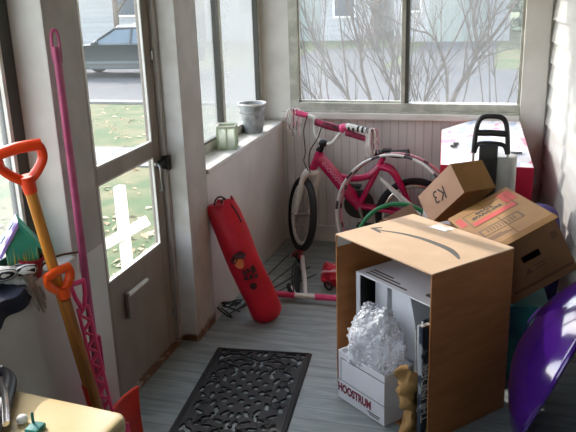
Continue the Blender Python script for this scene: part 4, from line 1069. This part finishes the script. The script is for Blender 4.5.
# newspaper standing upright at the right wall of the big box
t = thing('newspaper', 'folded newspaper with large vertical headline standing beside the right box wall', 'newspaper', inbox(.244,-.202,.006), (0,0,rzb))
MB().box((-.010,-.028,0),(.010,.030,.47)).build('sheets', M['magazine'], t, smooth=0, bevel=.003)
writing('headline', 'THUNDER', .052, M['paper'], t, (.0106,-.008,.20), Matrix(((0,0,1),(0,-1,0),(1,0,0))).to_euler(), sx=1.0)
pg = MB(); pg.box((-.008,-.026,.47),(.008,.028,.473)); pg.build('page_edges', M['news'], t, smooth=0)
# white file box in front, sleeve with maroon lettering
t = thing('file_box', 'white file box with maroon lettering in front of the big open box', 'box', (.926,2.620,.0065), (0,0,R(-39)))
w_, d_ = .142, .08
b = MB(); b.box((-w_+.003,-d_+.003,.0),(w_-.003,d_-.003,.004))
for (a1, b1) in (((-w_+.003,-d_+.003),(w_-.003,-d_+.006)),((-w_+.003,d_-.006),(w_-.003,d_-.003)),((-w_+.003,-d_+.006),(-w_+.006,d_-.006)),((w_-.006,-d_+.006),(w_-.003,d_-.006))): b.box((a1[0],a1[1],.004),(b1[0],b1[1],.215))
b.build('tray', M['white_card'], t, smooth=0)
b = MB()
for (a1, b1) in (((-w_,-d_),(w_,-d_+.003)),((-w_,d_-.003),(w_,d_)),((-w_,-d_+.003),(-w_+.003,d_-.003)),((w_-.003,-d_+.003),(w_,d_-.003))): b.box((a1[0],a1[1],-.0005),(b1[0],b1[1],.082))
b.build('sleeve', M['white_card'], t, smooth=0)
b = MB(); b.box((-w_+.022,-d_+.0015,.086),(w_-.002,-d_+.003,.185)); b.build('front_panel', M['white_card'], t, smooth=0)
b = MB()
for (a1, b1) in (((-w_+.02,.1845),(w_-.002,.187)),((-w_+.019,.084),(-w_+.022,.186))): b.box((a1[0],-d_+.0012,a1[1]),(b1[0],-d_+.003,b1[1]))
b.box((-w_,-d_+.0025,.082),(w_,-d_+.003,.086)); b.build('panel_seam', M['ink_grey'], t, smooth=0)
writing('lettering', 'HOOSTRUM', .050, M['ink_maroon'], t, (-.036,-d_-.0006,.050), (R(90),0,0), sx=.74, bold=.0022)
sp_ = MB(); sp_.box((.045,-d_-.0006,.020),(.118,-d_,.025)); sp_.box((.055,-d_-.0006,.011),(.112,-d_,.016)); sp_.build('small_print', M['ink_grey'], t, smooth=0)
# bubble wrap
bw = MB(); bw.ball((0,0,0),(.132,.078,.14),56,40)
out = []
for v in bw.v:
    v = Vector(v); n_ = noise.noise(v*13+Vector((3,1,7)))*.28 + noise.noise(v*34)*.16
    v = v*(1+n_); v.x -= .10*max(0, v.z)*0
    out.append((v.x - .12*max(0,-.0+v.z), v.y, v.z))
bw.v = out
rnd = random.Random(12); base = list(bw.v); nb = len(base)
for k in range(900):
    i = rnd.randint(57, nb-58); c = Vector(base[i]); nn = c.normalized()
    Mq = Matrix.Translation(c) @ nn.to_track_quat('Z','Y').to_matrix().to_4x4()
    bw.ball((0,0,.001),(.0075,.0075,.0055),7,4,Mq)
o = bw.build('bubble_wrap', M['bubble'], smooth=180); o.location = (.932,2.616,.285); o.rotation_euler = (R(-8),R(10),rzb)
tag(o, 'crumpled clear bubble wrap heaped on the white file box', 'bubble wrap')
# kraft paper
kp = MB(); kp.tube(smooth_path([(0,0,0),(.005,.0,.09),(-.006,0,.17),(.0,-.005,.22),(-.028,-.005,.285)], 8), [.022,.025,.027,.028,.029,.028,.026,.025,.024,.024,.026,.028,.031,.034,.036,.038,.038,.036,.034,.033,.034,.036,.039,.041,.043,.042,.040,.038,.036,.032,.024,.012,.003], 22)
kp.v = [tuple(Vector(v)*1+Vector((1,1,.4))*.026*noise.noise(Vector(v)*24)) for v in kp.v]
o = kp.build('packing_paper', M['kraft'], smooth=35); o.location = inbox(.180,-.222,.006); tag(o, 'crumpled brown packing paper twisted upright beside the white file box', 'paper')

# ---------------------------------------------------------------- carton with red printed label and hand hole
t = thing('cardboard_carton', 'tilted brown carton with a red and black printed label and a hand hole', 'box', (1.478,3.113,.458), (R(-3.64),R(-26.9),R(22.2))); t.scale = (1.03,1.03,1.03)
w, d, h, e = .1445, .2415, .254, .004
b = MB(); hx0, hx1, hz0, hz1 = -.036, .040, .128, .156
b.box((-w,-d,0),(w,d,e)); b.box((-w,-d,e),(-w+e,d,h-.008)); b.box((w-e,-d,e),(w,d,h-.008)); b.box((-w+e,d-e,e),(w-e,d,h-.008))
b.box((-w+e,-d,e),(w-e,-d+e,hz0)); b.box((-w+e,-d,hz1),(w-e,-d+e,h-.012)); b.box((-w+e,-d,hz0),(hx0,-d+e,hz1)); b.box((hx1,-d,hz0),(w-e,-d+e,hz1))
b.build('walls', M['card_brown'], t, smooth=0)
b = MB(); b.box((-w-.001,-d+.0,h-.006),(-.001,d,h)); b.box((.001,-d+.0,h-.006),(w+.001,d,h)); b.build('top_flaps', M['card_amber'], t, smooth=0)
b = MB(); Mq = Matrix.Translation((0,-d,h-.002)) @ Matrix.Rotation(R(14), 4, 'X'); b.box((-w+.01,-.034,-.002),(w+.004,.0,.002), Mq); b.build('front_flap', M['card_amber'], t, smooth=0)
Z = h+.0003
# printed frame, words and red band (long side of the label runs along the box)
lb = MB()
def ring2(mb, x0, y0, x1, y1, q, z=Z, th=.0005):
    mb.box((x0,y0,z),(x1,y0+q,z+th)); mb.box((x0,y1-q,z),(x1,y1,z+th)); mb.box((x0,y0+q,z),(x0+q,y1-q,z+th)); mb.box((x1-q,y0+q,z),(x1,y1-q,z+th))
ring2(lb, -.10,.0,.105,.165,.004); ring2(lb, -.105,-.135,.075,-.055,.008)
lb.build('label_frame', M['ink_brown'], t, smooth=0)
rb = MB(); rb.box((-.092,.008,Z),(.10,.052,Z+.0005)); rb.box((.078,.07,Z),(.132,.20,Z+.0005)); rb.box((-.135,.06,Z),(-.108,.17,Z+.0005)); rb.build('red_band', M['ink_red'], t, smooth=0)
writing('label_words', 'SMALL\nSPARKLERS', .038, M['ink'], t, (-.008,.108,Z+.0003), (0,0,R(0)), sx=.72, bold=.0012)
writing('label_code', 'IIIIIIIIII', .058, M['ink_brown'], t, (-.015,-.095,Z+.0003), (0,0,0), sx=.9)
sm = MB()
for k in range(3): sm.box((-.13,-.165-.014*k,Z),(-.04+.02*k,-.158-.014*k,Z+.0005))
sm.build('small_print_lines', M['ink_brown'], t, smooth=0)
fb = MB(); fb.box((-.12,-d-.0006,.028),(.135,-d,.040)); fb.box((.10,-d-.0006,.16),(.128,-d,.19)); fb.build('printed_bar', M['ink_brown'], t, smooth=0)
rm = MB(); rm.prism([(-.045,.080),(-.015,.080),(-.030,.106)], d, d+.0006, Matrix(((1,0,0,0),(0,0,-1,0),(0,1,0,0),(0,0,0,1)))); rm.box((.0,-d-.0006,.098),(.05,-d,.104)); rm.box((.0,-d-.0006,.084),(.04,-d,.090)); rm.build('recycling_mark', M['ink_brown'], t, smooth=0)
# support below: dark teal tote
t = thing('storage_tote', 'dark teal tote under the tilted brown carton behind the purple sled', 'tote', (1.44,3.06,0), (0,0,R(4))); t.scale = (1,1,.90)
b = MB(); b.lathe([(.001,0),(.155,0),(.185,.36),(.195,.365),(.195,.385),(.18,.385),(.15,.01),(.001,.01)], 4, Matrix.Rotation(R(45),4,'Z'), cap=False); b.build('tub', M['teal'], t, smooth=0, bevel=.006)
b = MB(); b.prism(rrect(.145,.145,.02), .385, .40); b.build('lid', M['teal'], t, smooth=30)

# ---------------------------------------------------------------- small box marked K3, over an open brown box
t = thing('small_box', 'small tilted cardboard box marked K3 in pen, leaning behind the big box', 'box', (1.209,3.42,.628), (R(-3.1),R(-43.5),R(-43.4)))
w, d, h = .1505, .0955, .153
MB().box((-w,-d,0),(w,d,h)).build('carton', M['card_amber'], t, smooth=0, bevel=.0015)
MB().box((-w,-d-.002,.0),(w,-d-.0002,h)).build('front_face', M['card_pink'], t, smooth=0)
writing('pen_mark', 'K3', .088, M['ink'], t, (-.004,-d-.0026,.080), (R(90),R(188),0), bold=0)
t = thing('open_box', 'brown open box with raised flaps between the big box and the bicycle', 'box', (1.08,3.45,0), (0,0,R(-20)))
b = MB(); w, d, h, e = .15, .17, .47, .004
b.box((-w,-d,0),(w,d,e)); b.box((-w,-d,e),(-w+e,d,h)); b.box((w-e,-d,e),(w,d,h)); b.box((-w+e,d-e,e),(w-e,d,h)); b.box((-w+e,-d,e),(w-e,-d+e,h)); b.build('walls', M['card_pink'], t, smooth=0)
b = MB(); b.box((-.004,-d,0),(0,d,.10), Matrix.Translation((-w,0,h)) @ Matrix.Rotation(R(-38),4,'Y')); b.build('flap', M['card_pink'], t, smooth=0)
b = MB(); b.box((-w,0,0),(w,.004,.13), Matrix.Translation((0,-d,h)) @ Matrix.Rotation(R(30),4,'X')); b.build('flap', M['card_pink'], t, smooth=0)
b = MB(); b.box((-w,-.004,0),(w,0,.13), Matrix.Translation((0,d,h)) @ Matrix.Rotation(R(-22),4,'X')); b.build('flap', M['white_card'], t, smooth=0)

# ---------------------------------------------------------------- toy box and trolley in the back corner
t = thing('toy_box', 'large white and pink printed toy box with a red end in the back right corner', 'box', (1.30,4.15,0))
def tz(x, y): return .845 + (y-4.50)*.275
poly = [(1.06,3.95),(1.545,3.95),(1.475,4.49),(1.20,4.49),(1.03,4.36)]
vs = [(x-1.30,y-4.15,tz(x,y)) for x,y in poly] + [(x-1.30,y-4.15+.06,tz(x,y)-.24) for x,y in poly]
MB().add(vs, [(0,1,2,3,4),(9,8,7,6,5)]+[(i+5,(i+1)%5+5,(i+1)%5,i) for i in range(5)]).build('carton', M['red_box'], t, smooth=0, bevel=.003)
q_ = [(x-1.30,y-4.15,tz(x,y)) for x,y in poly]; c_ = sum((Vector(p) for p in q_), Vector())/5
tp = MB(); P1 = [c_+(Vector(p)-c_)*.985+Vector((0,0,.0012)) for p in q_]; P0 = [p+Vector((0,0,-.0008)) for p in P1]
tp.add(P1+P0, [(0,1,2,3,4),(9,8,7,6,5)]+[(i+5,(i+1)%5+5,(i+1)%5,i) for i in range(5)]); tp.build('printed_face', M['toy_print'], t, smooth=0)
bl_ = MB()
for (x,y,w_,h_) in ((1.115,4.17,.018,.03),(1.127,4.20,.015,.03),(1.455,4.11,.03,.006),(1.455,4.095,.03,.004)): bl_.box((x-w_-1.30,y-h_-4.15,tz(x,y)+.0014-.275*0),(x+w_-1.30,y+h_-4.15,tz(x,y)+.004))
bl_.build('black_print', M['ink'], t, smooth=0)
sl_ = MB(); sl_.box((.02,-.202,.56),(.245,-.198,.675)); 
bs = MB(); bs.box((-.15,-.10,0),(.20,.30,.42)); bs.build('lower_carton', M['red_box'], t, smooth=0, bevel=.003)
t = thing('trolley_case', 'grey wheeled trolley case with raised black handle before the toy box', 'trolley', (1.375,3.72,0), (R(-4),0,R(-4)))
b = MB(); b.prism([(x-.012,y) for x,y in rrect(.083,.075,.035)], .03, .80); b.build('shell', M['grey_shell'], t, smooth=50, bevel=.008)
b = MB(); b.box((-.108,-.084,.25),(-.018,-.06,.862)); b.box((-.10,-.075,.8),(-.025,-.02,.862)); b.build('centre_panel', M['black'], t, smooth=0, bevel=.006)
for sx in (-.137,.029): MB().tube([(sx,-.055,.70),(sx,-.055,.84)], .0065, 10).build('handle_tube', M['chrome'], t)
hn = MB(); hn.tube(smooth_path([(-.118,-.055,.865),(-.112,-.055,.96),(-.100,-.055,1.02),(-.075,-.055,1.045),(-.03,-.055,1.05),(.015,-.055,1.045),(.040,-.055,1.02),(.052,-.055,.96),(.060,-.055,.865)], 5), .0135, 10)
hn.tube([(-.108,-.055,.965),(-.03,-.055,.968),(.050,-.055,.965)], .0165, 10); hn.tube(smooth_path([(-.115,-.055,.865),(-.10,-.055,.905),(-.06,-.058,.915),(0,-.058,.915),(.04,-.055,.905),(.058,-.055,.865)], 5), .012, 10)
hn.v = [((x+.029)*.93-.054, y, z-.05) for x,y,z in hn.v]; hn.build('handle', M['black'], t)
for sx in (-1,1):
    w_ = MB(); w_.lathe([(.008,-.014),(.03,-.012),(.03,.012),(.008,.014)], 20, Matrix.Translation((sx*.08,.05,.032)) @ Matrix.Rotation(R(90),4,'Y')); w_.build('wheel', M['tire'], t)
b = MB(); b.ball((0,0,.24),(.10,.13,.26),26,18); b.v = [tuple(Vector(v)*(1+.10*noise.noise(Vector(v)*11))) for v in b.v]; b.v = [(x,y,max(z,.0)) for x,y,z in b.v]
o = b.build('cloth_bag', M['purple_cloth'], smooth=80); o.location = (1.585,3.62,.0); o.scale = (1,1,1.22); tag(o, 'slumped purple cloth bag between the trolley case and the siding', 'bag')

# ---------------------------------------------------------------- purple saucer sled against the siding
tl, yw = .374, -.249
n = Vector((-math.cos(tl)*math.cos(yw), -math.cos(tl)*math.sin(yw), math.sin(tl)))
c = Vector((1.624, 2.573, .343))
t = thing('saucer_sled', 'glossy purple saucer sled leaning against the white siding', 'sled', c, orient(c, n, (0,1,0)))
pr = [(.0,.158),(.05,.156),(.12,.143),(.20,.113),(.27,.075),(.325,.037),(.352,.010),(.366,.0),(.366,-.006),(.350,.002),(.322,.029),(.268,.066),(.2,.104),(.12,.134),(.05,.147),(.0,.149)]
MB().lathe(pr, 72, cap=False).build('shell', M['purple'], t, smooth=60)
MB().torus((0,0,-.003),(0,0,1),.366,.007,72,8).build('rim', M['purple'], t)
mk = MB(); 
for (cx, cy, r_) in ((.06,-.05,.035),):
    pts = []
    for k in range(28):
        a = 2*PI*k/28; x = cx+r_*math.cos(a); y = cy+r_*math.sin(a); rr = math.hypot(x,y); pts.append((x,y,.158*(1-(rr/.366)**2)+.002))
    mk.tube(pts, .004, 6, True)
mk.build('ring_mark', M['purple_mark'], t)

# ---------------------------------------------------------------- light, sky, camera
wld = bpy.data.worlds.new('sky'); scene.world = wld; wld.use_nodes = True
N = wld.node_tree.nodes; L = wld.node_tree.links
sky = N.new('ShaderNodeTexSky'); sky.sky_type = 'NISHITA'; sky.sun_disc = False; sky.sun_elevation = R(38); sky.sun_rotation = R(-53); sky.air_density = 1.2; sky.dust_density = 1; sky.ozone_density = 1
bg = N['Background']; bg.inputs['Strength'].default_value = SKY
hs = N.new('ShaderNodeHueSaturation'); hs.inputs['Saturation'].default_value = .5; L.new(sky.outputs[0], hs.inputs['Color']); L.new(hs.outputs[0], bg.inputs['Color'])
su = bpy.data.lights.new('sun', 'SUN'); su.energy = SUN; su.angle = R(.8); su.color = (1, .95, .88)
so = bpy.data.objects.new('sun', su); COL.objects.link(so); so.rotation_euler = Vector((1, -.74, -.8)).to_track_quat('-Z', 'Y').to_euler()
cam = bpy.data.cameras.new('camera'); co = bpy.data.objects.new('camera', cam); COL.objects.link(co)
cam.sensor_width = 36; cam.lens = 735*36/576; cam.clip_start = .02; cam.clip_end = 300
pi_, ya, ro = R(17.6), R(16.3), R(1.86)
fw = Vector((-math.sin(ya)*math.cos(pi_), math.cos(ya)*math.cos(pi_), -math.sin(pi_))); rt = Vector((math.cos(ya), math.sin(ya), 0)); dn = fw.cross(rt)
r2 = math.cos(ro)*rt + math.sin(ro)*dn; d2 = -math.sin(ro)*rt + math.cos(ro)*dn
m4 = Matrix((r2, -d2, -fw)).transposed().to_4x4(); m4.translation = (1.347, 0, 1.66); co.matrix_world = m4
scene.camera = co
vs_ = scene.view_settings; vs_.view_transform = 'Standard'; vs_.look = 'None'; vs_.gamma = 1; vs_.use_curve_mapping = False; vs_.exposure = EXPOSURE
cy = scene.cycles; cy.use_denoising = True; cy.max_bounces = 12; cy.diffuse_bounces = 6; cy.transparent_max_bounces = 16; cy.sample_clamp_indirect = 6; cy.caustics_reflective = False; cy.caustics_refractive = False
